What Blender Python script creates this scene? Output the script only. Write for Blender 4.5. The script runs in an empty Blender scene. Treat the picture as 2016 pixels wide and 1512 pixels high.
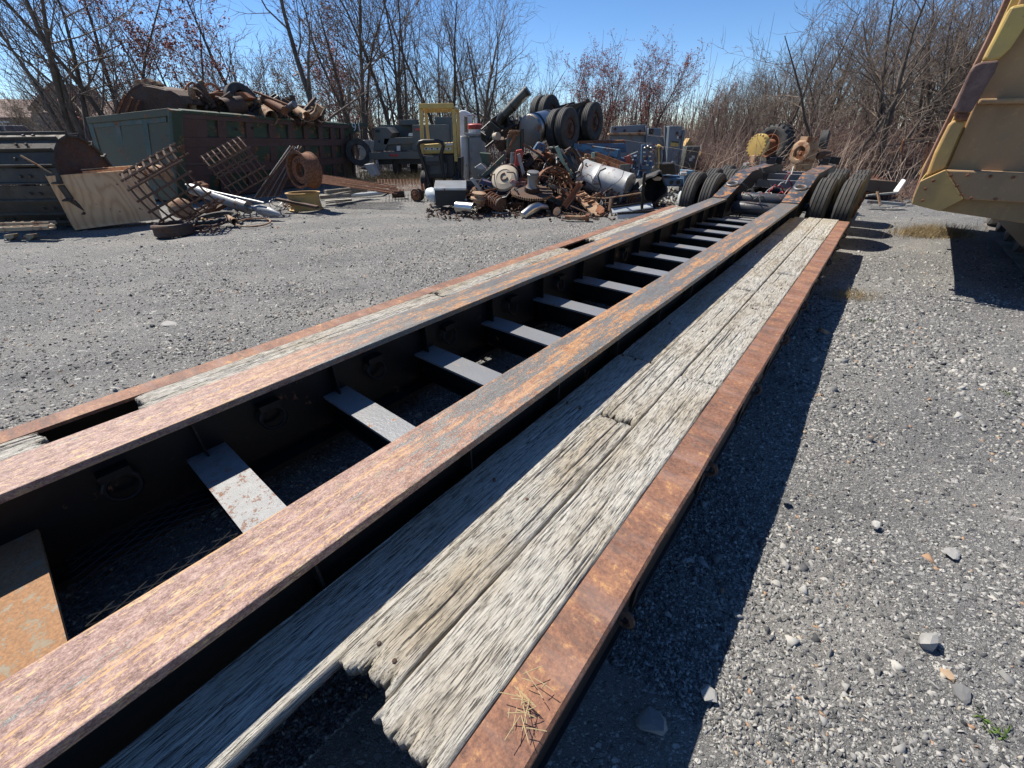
import bpy, math, random
import numpy as np
from mathutils import Vector, Matrix, Quaternion
S = bpy.context.scene
COL = S.collection
R = math.radians
# ---------------------------------------------------------------- camera, sky, sun
FPX, PITCH, ROLL, AZ, CAMZ = 798.44, 0.55879, -0.012217, 0.693894, 1.76
F_ = np.array([0, math.cos(PITCH), -math.sin(PITCH)])
X0 = np.array([1., 0, 0]); U0 = np.cross(X0, F_)
X_ = X0*math.cos(ROLL)+U0*math.sin(ROLL)
U_ = -X0*math.sin(ROLL)+U0*math.cos(ROLL)
cam = bpy.data.cameras.new('camera'); co = bpy.data.objects.new('camera', cam); COL.objects.link(co)
cam.sensor_width = 36; cam.lens = FPX/2016*36; cam.clip_start = .05; cam.clip_end = 2000
co.matrix_world = Matrix(((X_[0], U_[0], -F_[0], 0), (X_[1], U_[1], -F_[1], 0), (X_[2], U_[2], -F_[2], CAMZ), (0, 0, 0, 1)))
S.camera = co
dv = np.array([math.sin(AZ), math.cos(AZ), 0]); ev = np.array([dv[1], -dv[0], 0])
SUN_EL = R(53.7)
SUN_AZ = math.atan2(-ev[0], -ev[1])      # clockwise from +Y
W_ = bpy.data.worlds.new('World'); S.world = W_; W_.use_nodes = True
nt = W_.node_tree; sky = nt.nodes.new('ShaderNodeTexSky'); sky.sky_type = 'NISHITA'; sky.sun_disc = False
sky.sun_elevation = SUN_EL; sky.sun_rotation = SUN_AZ; sky.air_density = 0.8; sky.dust_density = 0.0; sky.ozone_density = 3.0; sky.altitude = 1500
bg = nt.nodes['Background']; bg.inputs[1].default_value = 0.094
hs = nt.nodes.new('ShaderNodeHueSaturation'); hs.inputs['Saturation'].default_value = 1.16; hs.inputs['Hue'].default_value = .502   # the deep spring blue of this sky
nt.links.new(sky.outputs[0], hs.inputs['Color']); nt.links.new(hs.outputs[0], bg.inputs[0])
sl = bpy.data.lights.new('sun', 'SUN'); so = bpy.data.objects.new('sun', sl); COL.objects.link(so)
sl.energy = 5.0; sl.angle = R(.53); sl.color = (1, .94, .84)
tosun = Vector((-ev[0]*math.cos(SUN_EL), -ev[1]*math.cos(SUN_EL), math.sin(SUN_EL)))
so.rotation_euler = tosun.to_track_quat('Z', 'Y').to_euler(); so.location = (0, 0, 30)
S.view_settings.view_transform = 'Standard'; S.view_settings.look = 'None'; S.view_settings.gamma = 1
S.view_settings.use_curve_mapping = False; S.view_settings.exposure = 0.72
S.cycles.max_bounces = 6; S.cycles.use_adaptive_sampling = True

# ---------------------------------------------------------------- placing helpers
def ray(x, y): return F_*FPX+X_*(x-1008)+U_*(756-y)
def G(x, y, z=0.):
    r = ray(x, y); p = r/-r[2]*(CAMZ-z); return Vector((p[0], p[1], z))
def P(x, y, Y):
    r = ray(x, y); p = r/r[1]*Y; return Vector((p[0], p[1], p[2]+CAMZ))
def PD(x, y, dd):
    r = ray(x, y); p = r/(r@dv)*dd; return Vector((p[0], p[1], p[2]+CAMZ))
def mpp(Y): return Y*.87/FPX            # metres per photo pixel near the horizon at depth Y
# ---------------------------------------------------------------- objects
def tag(o, label=None, cat=None, group=None, kind=None):
    if label: o['label'] = label
    if cat: o['category'] = cat
    if group: o['group'] = group
    if kind: o['kind'] = kind
    return o
MW = {}
def thing(name, label, cat, loc=(0, 0, 0), rz=0, group=None):
    o = bpy.data.objects.new(name, None); COL.objects.link(o); o.empty_display_size = .2
    o.location = loc; o.rotation_euler = (0, 0, rz)
    MW[o] = Matrix.Translation(Vector(loc)) @ Matrix.Rotation(rz, 4, 'Z')
    return tag(o, label, cat, group)
def kids(o): return [c for c in bpy.data.objects if c.parent == o]
def dup(o, loc, rz=0, label=None, ch=None, scale=None):
    n = o.copy(); COL.objects.link(n); n.location = loc; n.rotation_euler = (0, 0, rz)
    if scale: n.scale = scale
    if label: n['label'] = label
    for c in (kids(o) if ch is None else ch):
        k = c.copy(); COL.objects.link(k); k.parent = n
    return n
class MB:
    def __init__(s): s.v = []; s.f = []; s.m = []; s.mi = 0
    def add(s, vs, fs):
        b = len(s.v); s.v += [tuple(v) for v in vs]; s.f += [tuple(i+b for i in f) for f in fs]; s.m += [s.mi]*len(fs); return s
    def hexa(s, p): # 4 bottom ccw, 4 top ccw
        return s.add(p, [(3, 2, 1, 0), (4, 5, 6, 7), (0, 1, 5, 4), (1, 2, 6, 5), (2, 3, 7, 6), (3, 0, 4, 7)])
    def box(s, c, d, M=None):
        c = Vector(c); hx, hy, hz = d[0]/2, d[1]/2, d[2]/2
        q = [Vector(t) for t in ((-hx, -hy, -hz), (hx, -hy, -hz), (hx, hy, -hz), (-hx, hy, -hz), (-hx, -hy, hz), (hx, -hy, hz), (hx, hy, hz), (-hx, hy, hz))]
        if M is not None: q = [M @ t for t in q]
        return s.hexa([c+t for t in q])
    def bb(s, x0, x1, y0, y1, z0, z1): return s.box(((x0+x1)/2, (y0+y1)/2, (z0+z1)/2), (abs(x1-x0), abs(y1-y0), abs(z1-z0)))
    def bar(s, a, b, w, h=None, up=(0, 0, 1)):
        a = Vector(a); b = Vector(b); h = h or w; t = (b-a); L = t.length
        if L < 1e-6: return s
        t.normalize(); up = Vector(up)
        if abs(t.dot(up)) > .98: up = Vector((0, 1, 0))
        x = t.cross(up).normalized(); z = x.cross(t)
        x = x*(w/2); z = z*(h/2)
        return s.hexa([a-x-z, a+x-z, b+x-z, b-x-z, a-x+z, a+x+z, b+x+z, b-x+z])
    def tube(s, pts, r, n=8, cap=True, closed=False):
        pts = [Vector(p) for p in pts]; k = len(pts); rs = r if isinstance(r, (list, tuple)) else [r]*k
        t0 = (pts[1]-pts[0]).normalized(); up = Vector((0, 0, 1)) if abs(t0.z) < .9 else Vector((0, 1, 0))
        x = t0.cross(up).normalized(); vs = []; prev = t0
        for i, p in enumerate(pts):
            if closed: t = (pts[(i+1) % k]-pts[i-1]).normalized()
            else: t = (pts[min(i+1, k-1)]-pts[max(i-1, 0)]).normalized()
            q = prev.rotation_difference(t); x = q @ x; prev = t; y = t.cross(x)
            vs += [p+(x*math.cos(a)+y*math.sin(a))*rs[i] for a in [2*math.pi*j/n for j in range(n)]]
        fs = []
        for i in range(k if closed else k-1):
            o = i*n; o2 = ((i+1) % k)*n
            fs += [(o+j, o+(j+1) % n, o2+(j+1) % n, o2+j) for j in range(n)]
        if cap and not closed: fs += [tuple(range(n))[::-1], tuple(range((k-1)*n, k*n))]
        return s.add(vs, fs)
    def lathe(s, prof, c, ax, n=24, caps=(True, True), arc=2*math.pi, a0=0, ref=None):
        c = Vector(c); ax = Vector(ax).normalized()
        u = Vector(ref) if ref is not None else (Vector((0, 0, 1)) if abs(ax.z) < .9 else Vector((1, 0, 0)))
        x = (u-ax*u.dot(ax)).normalized(); y = ax.cross(x); full = arc > 6.28; m = n if full else n+1; vs = []
        for (r, h) in prof:
            vs += [c+ax*h+(x*math.cos(a)+y*math.sin(a))*r for a in [a0+arc*j/n for j in range(m)]]
        fs = []
        for i in range(len(prof)-1):
            o = i*m
            fs += [(o+j, o+(j+1) % m, o+m+(j+1) % m, o+m+j) for j in range(n)]
        if full and caps[0]: fs.append(tuple(range(m))[::-1])
        if full and caps[1]: fs.append(tuple(range((len(prof)-1)*m, len(prof)*m)))
        return s.add(vs, fs)
    def cyl(s, a, b, r, n=20, r2=None):
        a = Vector(a); b = Vector(b); return s.lathe([(r, 0), (r if r2 is None else r2, (b-a).length)], a, b-a, n)
    def pipe(s, a, b, r, t=.01, n=24): # open tube with wall
        a = Vector(a); b = Vector(b); L = (b-a).length
        return s.lathe([(r-t, 0), (r, 0), (r, L), (r-t, L), (r-t, 0)], a, b-a, n, (False, False))
    def prism(s, pts, off):
        pts = [Vector(p) for p in pts]; n = len(pts); off = Vector(off)
        vs = pts+[p+off for p in pts]
        return s.add(vs, [tuple(range(n))[::-1], tuple(range(n, 2*n))]+[(i, (i+1) % n, n+(i+1) % n, n+i) for i in range(n)])
    def ring(s, c, ax, R0, r, n=20, m=6, arc=2*math.pi, a0=0):
        c = Vector(c); ax = Vector(ax).normalized(); u = Vector((0, 0, 1)) if abs(ax.z) < .9 else Vector((1, 0, 0))
        x = (u-ax*u.dot(ax)).normalized(); y = ax.cross(x); full = arc > 6.28
        pts = [c+(x*math.cos(a)+y*math.sin(a))*R0 for a in [a0+arc*j/n for j in range(n if full else n+1)]]
        return s.tube(pts, r, m, True, full)
    def dent(s, amp, sc, seed=0):
        from mathutils import noise as mn
        s.v = [tuple(Vector(p)+mn.noise_vector(Vector(p)*sc+Vector((seed*7.3, 0, 0)))*amp) for p in s.v]; return s
    def build(s, name, mat, parent=None, world=False, smooth=False, bevel=0):
        me = bpy.data.meshes.new(name)
        v = s.v
        if world and parent is not None:
            I = MW[parent].inverted(); v = [tuple(I @ Vector(p)) for p in v]
        me.from_pydata(v, [], s.f)
        for mm in (mat if isinstance(mat, (list, tuple)) else [mat]): me.materials.append(mm)
        if any(s.m): me.polygons.foreach_set('material_index', s.m)
        bm_fix(me)
        if smooth:
            me.polygons.foreach_set('use_smooth', [True]*len(me.polygons)); sharp(me, 40)
        o = bpy.data.objects.new(name, me); COL.objects.link(o)
        if parent is not None: o.parent = parent
        if parent in MW: MW[o] = MW[parent]
        if bevel:
            b = o.modifiers.new('b', 'BEVEL'); b.width = bevel; b.segments = 2; b.limit_method = 'ANGLE'; b.angle_limit = R(35)
        return o
def bm_fix(me):
    import bmesh
    if len(me.polygons) > 60000: return
    b = bmesh.new(); b.from_mesh(me); bmesh.ops.recalc_face_normals(b, faces=b.faces); b.to_mesh(me); b.free()
def sharp(me, deg):
    try: me.set_sharp_from_angle(angle=R(deg))
    except Exception: pass
def npmesh(name, V, Fq, mats, parent=None, smooth=False, attr=None, mi=None):
    V = np.asarray(V, np.float32); Fq = np.asarray(Fq, np.int32); k = Fq.shape[1]; n = len(Fq)
    me = bpy.data.meshes.new(name); me.vertices.add(len(V)); me.vertices.foreach_set('co', V.ravel())
    me.loops.add(n*k); me.loops.foreach_set('vertex_index', Fq.ravel()); me.polygons.add(n)
    me.polygons.foreach_set('loop_start', np.arange(n, dtype=np.int32)*k)
    for m in (mats if isinstance(mats, (list, tuple)) else [mats]): me.materials.append(m)
    if mi is not None: me.polygons.foreach_set('material_index', np.asarray(mi, np.int32))
    me.update(calc_edges=True)
    if smooth: me.polygons.foreach_set('use_smooth', np.ones(n, bool))
    if attr is not None:
        a = me.attributes.new('tint', 'FLOAT', 'POINT'); a.data.foreach_set('value', np.asarray(attr, np.float32))
    o = bpy.data.objects.new(name, me); COL.objects.link(o)
    if parent is not None: o.parent = parent
    return o
_rs = np.random.RandomState(7); _lat = _rs.rand(256, 256)
def vn(x, y):
    xi = np.floor(x).astype(int); yi = np.floor(y).astype(int); fx = x-xi; fy = y-yi
    fx = fx*fx*(3-2*fx); fy = fy*fy*(3-2*fy); a = lambda i, j: _lat[(xi+i) % 256, (yi+j) % 256]
    return (a(0, 0)*(1-fx)+a(1, 0)*fx)*(1-fy)+(a(0, 1)*(1-fx)+a(1, 1)*fx)*fy
def fbm(x, y, o=3): return sum(vn(x*2**i+17*i, y*2**i+31*i)/2**i for i in range(o))/sum(1/2**i for i in range(o))
# ---------------------------------------------------------------- materials
class NT:
    def __init__(s, name):
        s.m = bpy.data.materials.new(name); s.m.use_nodes = True; s.t = s.m.node_tree; s.b = s.t.nodes['Principled BSDF']; s._c = None
    def n(s, typ, **k):
        x = s.t.nodes.new('ShaderNode'+typ)
        for a, v in k.items(): setattr(x, a, v)
        return x
    def l(s, o, i):
        if isinstance(o, (int, float)): i.default_value = o
        elif isinstance(o, tuple): i.default_value = o if len(o) == 4 else o+(1,)
        else: s.t.links.new(o, i)
    def co(s, scale=(1, 1, 1), world=False, rnd=True):
        c = s.n('TexCoord'); mp = s.n('Mapping'); s.l(c.outputs['Object'], mp.inputs[0])
        mp.inputs['Scale'].default_value = scale if isinstance(scale, tuple) else (scale,)*3
        if rnd:
            oi = s.n('ObjectInfo'); v = s.n('VectorMath', operation='SCALE'); cb = s.n('CombineXYZ')
            for i in range(3): s.l(oi.outputs['Random'], cb.inputs[i])
            s.l(cb.outputs[0], v.inputs[0]); v.inputs['Scale'].default_value = 37.; s.l(v.outputs[0], mp.inputs['Location'])
        return mp.outputs[0]
    def noise(s, vec, scale=5., detail=6, rough=.6, dist=0, col=False):
        x = s.n('TexNoise'); s.l(vec, x.inputs['Vector']); x.inputs['Scale'].default_value = scale; x.inputs['Detail'].default_value = detail
        x.inputs['Roughness'].default_value = rough; x.inputs['Distortion'].default_value = dist
        return x.outputs['Color' if col else 'Fac']
    def vor(s, vec, scale, feat='F1', out='Distance', rnd=1):
        x = s.n('TexVoronoi', feature=feat); s.l(vec, x.inputs['Vector']); x.inputs['Scale'].default_value = scale; x.inputs['Randomness'].default_value = rnd
        return x.outputs[out]
    def ramp(s, fac, stops, interp='LINEAR'):
        r = s.n('ValToRGB'); r.color_ramp.interpolation = interp; e = r.color_ramp.elements
        while len(e) < len(stops): e.new(.5)
        for i, (p, c) in enumerate(stops): e[i].position = p; e[i].color = (c,)*3+(1,) if isinstance(c, (int, float)) else tuple(c)+(1,)
        s.l(fac, r.inputs[0]); return r.outputs[0]
    def mix(s, f, a, b, mode='MIX'):
        x = s.n('Mix', data_type='RGBA', blend_type=mode); s.l(f, x.inputs[0]); s.l(a, x.inputs[6]); s.l(b, x.inputs[7]); return x.outputs[2]
    def math(s, op, a, b=0., clamp=False):
        x = s.n('Math', operation=op, use_clamp=clamp); s.l(a, x.inputs[0]); s.l(b, x.inputs[1]); return x.outputs[0]
    def out(s, col, rough=.6, metal=0., bump=None, bs=.3, bd=.01, spec=None):
        s.l(col, s.b.inputs['Base Color']); s.l(rough, s.b.inputs['Roughness']); s.l(metal, s.b.inputs['Metallic'])
        if spec is not None: s.b.inputs['Specular IOR Level'].default_value = spec
        if bump is not None:
            b = s.n('Bump'); b.inputs['Strength'].default_value = bs; b.inputs['Distance'].default_value = bd; s.l(bump, b.inputs['Height']); s.l(b.outputs[0], s.b.inputs['Normal'])
        return s.m
RUST = [(.25, (.045, .022, .014)), (.45, (.13, .052, .026)), (.6, (.24, .10, .045)), (.78, (.33, .17, .085))]
def metal(name, base, rust=.35, scale=3., rough=.5, met=0., dirt=.35, stretch=(1, 1, 1), dust=(.2, .17, .14), bump=.25, rustcol=None):
    t = NT(name); c = t.co(stretch)
    n1 = t.noise(c, scale, 8, .65); n2 = t.noise(c, scale*5, 6, .7); n3 = t.noise(c, scale*.6, 4, .5)
    rc = t.ramp(n2, rustcol or RUST)
    m = t.math('ADD', n1, t.math('MULTIPLY', t.math('SUBTRACT', n2, .5), .5))
    th = .70-rust*.45
    mask = t.ramp(m, [(th-.025, 0.), (th+.03, 1.)])
    b = t.mix(t.math('MULTIPLY', n3, .55), tuple(base), tuple(x*.55 for x in base))
    d = t.mix(t.math('MULTIPLY', t.ramp(n3, [(.4, 0.), (.7, 1.)]), dirt), b, dust)
    col = t.mix(mask, d, rc)
    rg = t.mix(mask, (rough,)*3, (.85,)*3)
    mt = t.math('MULTIPLY', t.math('SUBTRACT', 1., mask), met)
    return t.out(col, rg, mt, t.math('ADD', t.math('MULTIPLY', mask, .4), n2), bump, .012)
def flange_mat():
    t = NT('worn_beam_top'); o = t.co((1, 1, 1), rnd=False)
    st = t.noise(t.co((1, .17, 1)), 55, 7, .74, .25); st2 = t.noise(t.co((1, .3, 1)), 150, 5, .75); big = t.noise(t.co((1, .10, 1)), 11, 7, .72); mot = t.noise(t.co((1, .55, 1)), 36, 6, .75)
    fine = t.noise(t.co((1, .7, 1)), 190, 4, .8); scr = t.noise(t.co((1, .02, 1)), 60, 4, .7)
    sx = t.n('SeparateXYZ'); t.l(o, sx.inputs[0])
    y = t.math('DIVIDE', sx.outputs[1], 9.0, True)               # worn differently along its length: 0 near .. 1 far
    sub = lambda a: t.math('SUBTRACT', a, .5)
    mm = t.math('ADD', mot, t.math('MULTIPLY', sub(fine), 1.1))
    rusty = t.ramp(mm, [(.28, (.10, .05, .036)), (.43, (.215, .12, .10)), (.58, (.33, .205, .17)), (.78, (.46, .34, .28))])
    orange = t.ramp(t.math('ADD', mot, t.math('MULTIPLY', sub(fine), .8)), [(.28, (.16, .075, .038)), (.42, (.29, .14, .065)), (.56, (.40, .21, .095)), (.75, (.49, .31, .16))])
    base = t.mix(t.math('MULTIPLY', t.math('SUBTRACT', y, .04), 6., True), rusty, orange)
    m1 = t.math('ADD', st, t.math('MULTIPLY', sub(st2), .9))
    base = t.mix(t.ramp(m1, [(.57, 0.), (.65, .85)]), base, (.60, .43, .21))
    base = t.mix(t.ramp(m1, [(.31, .4), (.38, 0.)]), base, (.10, .052, .032))
    base = t.mix(t.ramp(t.math('ADD', scr, t.math('MULTIPLY', sub(st2), .7)), [(.58, 0.), (.64, .85)]), base, (.48, .29, .13))
    slate = t.ramp(t.math('ADD', fine, t.math('MULTIPLY', sub(st), .8)), [(.3, (.07, .075, .075)), (.55, (.15, .155, .148)), (.75, (.26, .26, .245))])
    yy = t.ramp(y, [(0., -.0), (.05, .15), (.12, .8), (.6, .9), (.8, 1.15), (1., 1.2)])
    thr = t.math('ADD', t.math('MULTIPLY', sub(big), 1.15), t.math('ADD', t.math('ADD', .5, t.math('MULTIPLY', sub(m1), .8)), t.math('MULTIPLY', sub(yy), .26)))
    sm = t.ramp(thr, [(.55, 0.), (.58, 1.)])
    col = t.mix(t.math('MULTIPLY', sm, .92), base, slate)
    rg = t.mix(sm, (.62,)*3, (.40,)*3)
    return t.out(col, rg, t.math('MULTIPLY', sm, .12), t.math('SUBTRACT', t.math('ADD', fine, t.math('MULTIPLY', mot, .6)), t.math('MULTIPLY', sm, .3)), .4, .006)
def rail_mat():
    t = NT('rusty_rail'); c = t.co((1, 1, 1)); cr = t.co((.45, 1.6, 1))
    f = t.noise(c, 75, 6, .78); m = t.noise(c, 6, 7, .68); cs = t.noise(cr, 13, 6, .68); sp = t.noise(c, 24, 5, .8)
    fm = t.math('ADD', f, t.math('MULTIPLY', t.math('SUBTRACT', m, .5), .7))
    col = t.ramp(fm, [(.28, (.085, .04, .027)), (.44, (.185, .085, .052)), (.58, (.265, .125, .07)), (.74, (.37, .19, .09))])
    col = t.mix(t.ramp(t.math('ADD', sp, t.math('MULTIPLY', t.math('SUBTRACT', m, .5), .5)), [(.60, 0.), (.70, .75)]), col, (.46, .26, .10))
    col = t.mix(t.math('MULTIPLY', t.ramp(cs, [(.50, 0.), (.66, 1.)]), .75), col, (.085, .058, .05))
    col = t.mix(t.math('MULTIPLY', t.ramp(t.noise(cr, 5, 4, .6), [(.5, 0.), (.7, 1.)]), .5), col, (.27, .18, .155))
    col = t.mix(t.ramp(t.noise(c, 21, 4, .8), [(.68, 0.), (.71, 1.)]), col, (.12, .115, .10))
    return t.out(col, .74, 0., f, .45, .006)
def plank_mat(name='grey_wood', tone=1., warm=0.):
    t = NT(name); c = t.co((1, .05, 1)); cc = t.co((1, .35, 1)); cf = t.co((1, .055, 1))
    g = t.noise(c, 230, 6, .72, .3); ck = t.noise(t.co((1, .045, 1)), 330, 3, .65, .5); ck2 = t.noise(t.co((1, .035, 1)), 130, 3, .65, .4); bl = t.noise(cc, 5, 5, .6); bl2 = t.noise(t.co((1, .6, 1)), 16, 5, .65); fz = t.noise(t.co((1, .2, 1)), 600, 3, .8)
    k = tone; gg = t.math('ADD', g, t.math('MULTIPLY', t.math('SUBTRACT', fz, .5), .5))
    col = t.ramp(gg, [(.26, (.17*k, .155*k, .13*k)), (.40, (.33*k, .31*k, .27*k)), (.54, (.44*k, .42*k, .375*k)), (.72, (.56*k, .54*k, .49*k))])
    col = t.mix(t.math('MULTIPLY', t.ramp(bl, [(.42, 0.), (.64, 1.)]), .45+warm), col, (.33, .265, .175))
    col = t.mix(t.math('MULTIPLY', t.ramp(t.math('ADD', bl2, t.math('MULTIPLY', t.math('SUBTRACT', bl, .5), .6)), [(.56, 0.), (.70, 1.)]), .5), col, (.10, .088, .066))
    m = t.math('MAXIMUM', t.ramp(ck, [(.38, 1.), (.45, 0.)]), t.ramp(ck2, [(.33, 1.), (.38, 0.)]))
    col = t.mix(t.math('MULTIPLY', m, .88), col, (.035, .031, .026))
    h = t.math('SUBTRACT', t.math('ADD', t.math('MULTIPLY', g, .5), t.math('MULTIPLY', fz, .3)), t.math('MULTIPLY', m, .9))
    return t.out(col, .88, 0., h, .7, .008)
def simple(name, col, rough=.6, met=0., var=.3, scale=8, bump=.15, spec=None):
    t = NT(name); c = t.co(); n = t.noise(c, scale, 6, .65); n2 = t.noise(c, scale*7, 4, .7)
    q = t.mix(t.math('MULTIPLY', n, var*1.6, True), tuple(col), tuple(x*(1-var) for x in col))
    return t.out(q, rough, met, n2, bump, .006, spec)
def rubber_mat():
    t = NT('tire_rubber'); c = t.co(); n = t.noise(c, 5, 6, .65); n2 = t.noise(c, 40, 4, .7)
    col = t.mix(t.ramp(n, [(.42, 0.), (.75, .6)]), (.021, .021, .022), (.10, .092, .08))
    col = t.mix(t.ramp(n2, [(.4, 0.), (.8, .3)]), col, (.09, .085, .08))
    return t.out(col, .78, 0., n2, .25, .004)
def soft(name, col, dark, rough=.85, scale=1.3):
    t = NT(name); c = t.co(rnd=False); n = t.noise(c, scale, 3, .5); n2 = t.noise(c, 18, 6, .7); n3 = t.noise(t.co((1, 1, .25), rnd=False), 6, 5, .6)
    q = t.mix(t.ramp(n, [(.35, 0.), (.68, 1.)]), col, dark); q = t.mix(t.math('MULTIPLY', t.ramp(n3, [(.5, 0.), (.75, 1.)]), .35), q, tuple(x*.6 for x in dark)); q = t.mix(t.math('MULTIPLY', t.ramp(n2, [(.55, 0.), (.7, 1.)]), .3), q, tuple(min(1, x*1.35) for x in col))
    return t.out(q, rough, 0., n2, .3, .008)
def ground_mat():
    t = NT('gravel_ground'); c = t.co(rnd=False)
    big = t.noise(c, .35, 4, .55); mid = t.noise(c, 2.2, 5, .6); patch = t.noise(c, .9, 5, .6)
    wv = t.n('VectorMath', operation='ADD'); t.l(c, wv.inputs[0]); nz = t.noise(c, 40, 2, .5, col=True); sv = t.n('VectorMath', operation='SCALE'); t.l(nz, sv.inputs[0]); sv.inputs['Scale'].default_value = .018; t.l(sv.outputs[0], wv.inputs[1]); mp = t.n('Mapping'); t.l(wv.outputs[0], mp.inputs[0]); mp.inputs['Rotation'].default_value = (0, 0, .5); mp.inputs['Scale'].default_value = (.75, 1.35, 1); w = mp.outputs[0]
    def cells(scale, stops, thr):
        cl = t.vor(w, scale, out='Color'); d = t.vor(w, scale); s_ = t.n('SeparateColor'); t.l(cl, s_.inputs[0])
        m = t.math('MULTIPLY', t.ramp(s_.outputs[1], [(thr, 0.), (thr+.01, 1.)], 'CONSTANT'), t.ramp(d, [(.34, 1.), (.46, 0.)]))
        return t.ramp(s_.outputs[0], stops), m, s_.outputs[2]
    st = [(0., (.06, .06, .061)), (.4, (.20, .197, .19)), (.72, (.38, .372, .355)), (1., (.68, .66, .61))]
    ca, ma, ha = cells(34, st, .62); cb, mb_, hb = cells(75, st, .25); cc, mc, hc = cells(170, st, .1); cd, md, hd = cells(13, st, .94)
    fine = t.noise(c, 300, 3, .7)
    col = t.ramp(fine, [(.3, (.025, .025, .027)), (.7, (.28, .274, .262))])
    for cl, m in ((cc, mc), (cb, mb_), (ca, ma), (cd, md)): col = t.mix(t.math('MULTIPLY', m, .9), col, cl)
    col = t.mix(t.math('MULTIPLY', t.ramp(mid, [(.5, 0.), (.75, 1.)]), .25), col, (.16, .157, .15))
    col = t.mix(t.math('MULTIPLY', t.ramp(patch, [(.5, 0.), (.7, 1.)]), .3), col, (.205, .195, .18))
    col = t.mix(t.math('MULTIPLY', t.ramp(big, [(.5, 0.), (.72, 1.)]), .4), col, (.10, .10, .102))
    sx = t.n('SeparateXYZ'); t.l(c, sx.inputs[0]); wob = t.math('MULTIPLY', t.math('SUBTRACT', t.noise(c, .5, 3, .5), .5), 1.6)
    s_ = t.math('ADD', t.math('ADD', t.math('MULTIPLY', sx.outputs[0], -.28), sx.outputs[1]), wob); trk = t.math('FRACT', t.math('MULTIPLY', s_, .62))
    tm = t.math('MULTIPLY', t.ramp(trk, [(.0, 0.), (.18, 1.), (.36, 1.), (.55, 0.)]), t.ramp(t.noise(c, .8, 4, .6), [(.42, 0.), (.6, 1.)]))   # compacted wheel tracks
    col = t.mix(t.math('MULTIPLY', tm, .5), col, (.30, .285, .26))
    tm2 = t.math('MULTIPLY', t.ramp(trk, [(.60, 0.), (.72, 1.), (.84, 0.)]), t.ramp(t.noise(c, .6, 4, .6), [(.45, 0.), (.62, 1.)])); col = t.mix(t.math('MULTIPLY', tm2, .55), col, (.085, .085, .088))
    h = t.math('ADD', t.math('MULTIPLY', t.math('MULTIPLY', ma, ha), 1.), t.math('MULTIPLY', t.math('MULTIPLY', mb_, hb), .5))
    h = t.math('ADD', h, t.math('ADD', t.math('MULTIPLY', t.math('MULTIPLY', mc, hc), .3), t.math('MULTIPLY', t.math('MULTIPLY', md, hd), 1.)))
    h = t.math('ADD', h, t.math('MULTIPLY', fine, .35))
    return t.out(col, .9, 0., h, 1., .02)
def tint_mat(name, stops, rough=.85, bscale=40):
    t = NT(name); a = t.n('Attribute', attribute_name='tint'); c = t.co(rnd=False); n = t.noise(c, bscale, 4, .7)
    col = t.mix(t.math('MULTIPLY', n, .5), t.ramp(a.outputs['Fac'], stops), (.06, .06, .062))
    return t.out(col, rough, 0., n, .3, .004)
def bark_mat(name, a, b, s=9):
    t = NT(name); c = t.co((1, 1, .25)); n = t.noise(c, s, 6, .7)
    return t.out(t.ramp(n, [(.3, a), (.7, b)]), .9, 0., n, .5, .02)
def ply_mat():
    t = NT('plywood_face'); c = t.co((1, 1, .22), rnd=False); w = t.n('TexWave', wave_type='RINGS', rings_direction='X'); t.l(c, w.inputs[0])
    w.inputs['Scale'].default_value = 4.; w.inputs['Distortion'].default_value = 14; w.inputs['Detail'].default_value = 5; w.inputs['Detail Scale'].default_value = .7
    g = t.ramp(w.outputs[1], [(.0, (.55, .315, .165)), (.3, (.63, .385, .21)), (1., (.68, .43, .24))])
    v = t.vor(t.co((1, 1, 1), rnd=False), 3.6); k = t.ramp(v, [(.055, 1.), (.10, 0.)])
    col = t.mix(t.math('MULTIPLY', k, .85), g, (.15, .075, .04))
    col = t.mix(t.ramp(t.noise(c, 3, 4, .6), [(.5, 0.), (.75, .4)]), col, (.55, .37, .22))
    return t.out(col, .8, 0., w.outputs[1], .1, .004)
M = {}
M['flange'] = flange_mat(); M['rail'] = rail_mat(); M['plank'] = plank_mat(); M['plank2'] = plank_mat('brown_grey_wood', .9, .25); M['rubber'] = rubber_mat(); M['ground'] = ground_mat(); M['ply'] = ply_mat()
M['black'] = metal('black_paint', (.006, .006, .0065), .03, 4, .45, dirt=.06, dust=(.03, .028, .025))
M['blacktop'] = metal('worn_black_member_sheen', (.22, .225, .235), .10, 11, .36, .1, dirt=.6, dust=(.24, .245, .25), rustcol=[(.3, (.12, .06, .04)), (.6, (.26, .13, .07)), (.8, (.36, .24, .15))])  # grey base puts the sheen on worn dark paint into the colour
M['ramp'] = metal('scuffed_black_ramp', (.045, .05, .058), .34, 7, .42, .1, dirt=.7, dust=(.12, .125, .13), rustcol=[(.3, (.15, .065, .03)), (.55, (.30, .135, .055)), (.8, (.42, .24, .12))])
M['blacktop2'] = metal('rusting_black_member_sheen', (.20, .205, .21), .24, 34, .5, .1, dirt=.4, dust=(.28, .285, .29), rustcol=[(.3, (.12, .055, .035)), (.6, (.25, .12, .07)), (.8, (.36, .24, .15))])  # same sheen held in the grey base, under real rust
M['buffplate'] = metal('buff_rusted_plate', (.24, .185, .12), .62, 17, .7, 0., dirt=.5, dust=(.26, .235, .19), rustcol=[(.3, (.17, .09, .045)), (.6, (.32, .17, .08)), (.8, (.45, .26, .11))])
M['rust'] = metal('brown_rust', (.10, .055, .04), .95, 4, .8, dirt=.2)
M['blackgreen'] = metal('black_green_paint', (.02, .028, .026), .12, 5, .4)
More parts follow.
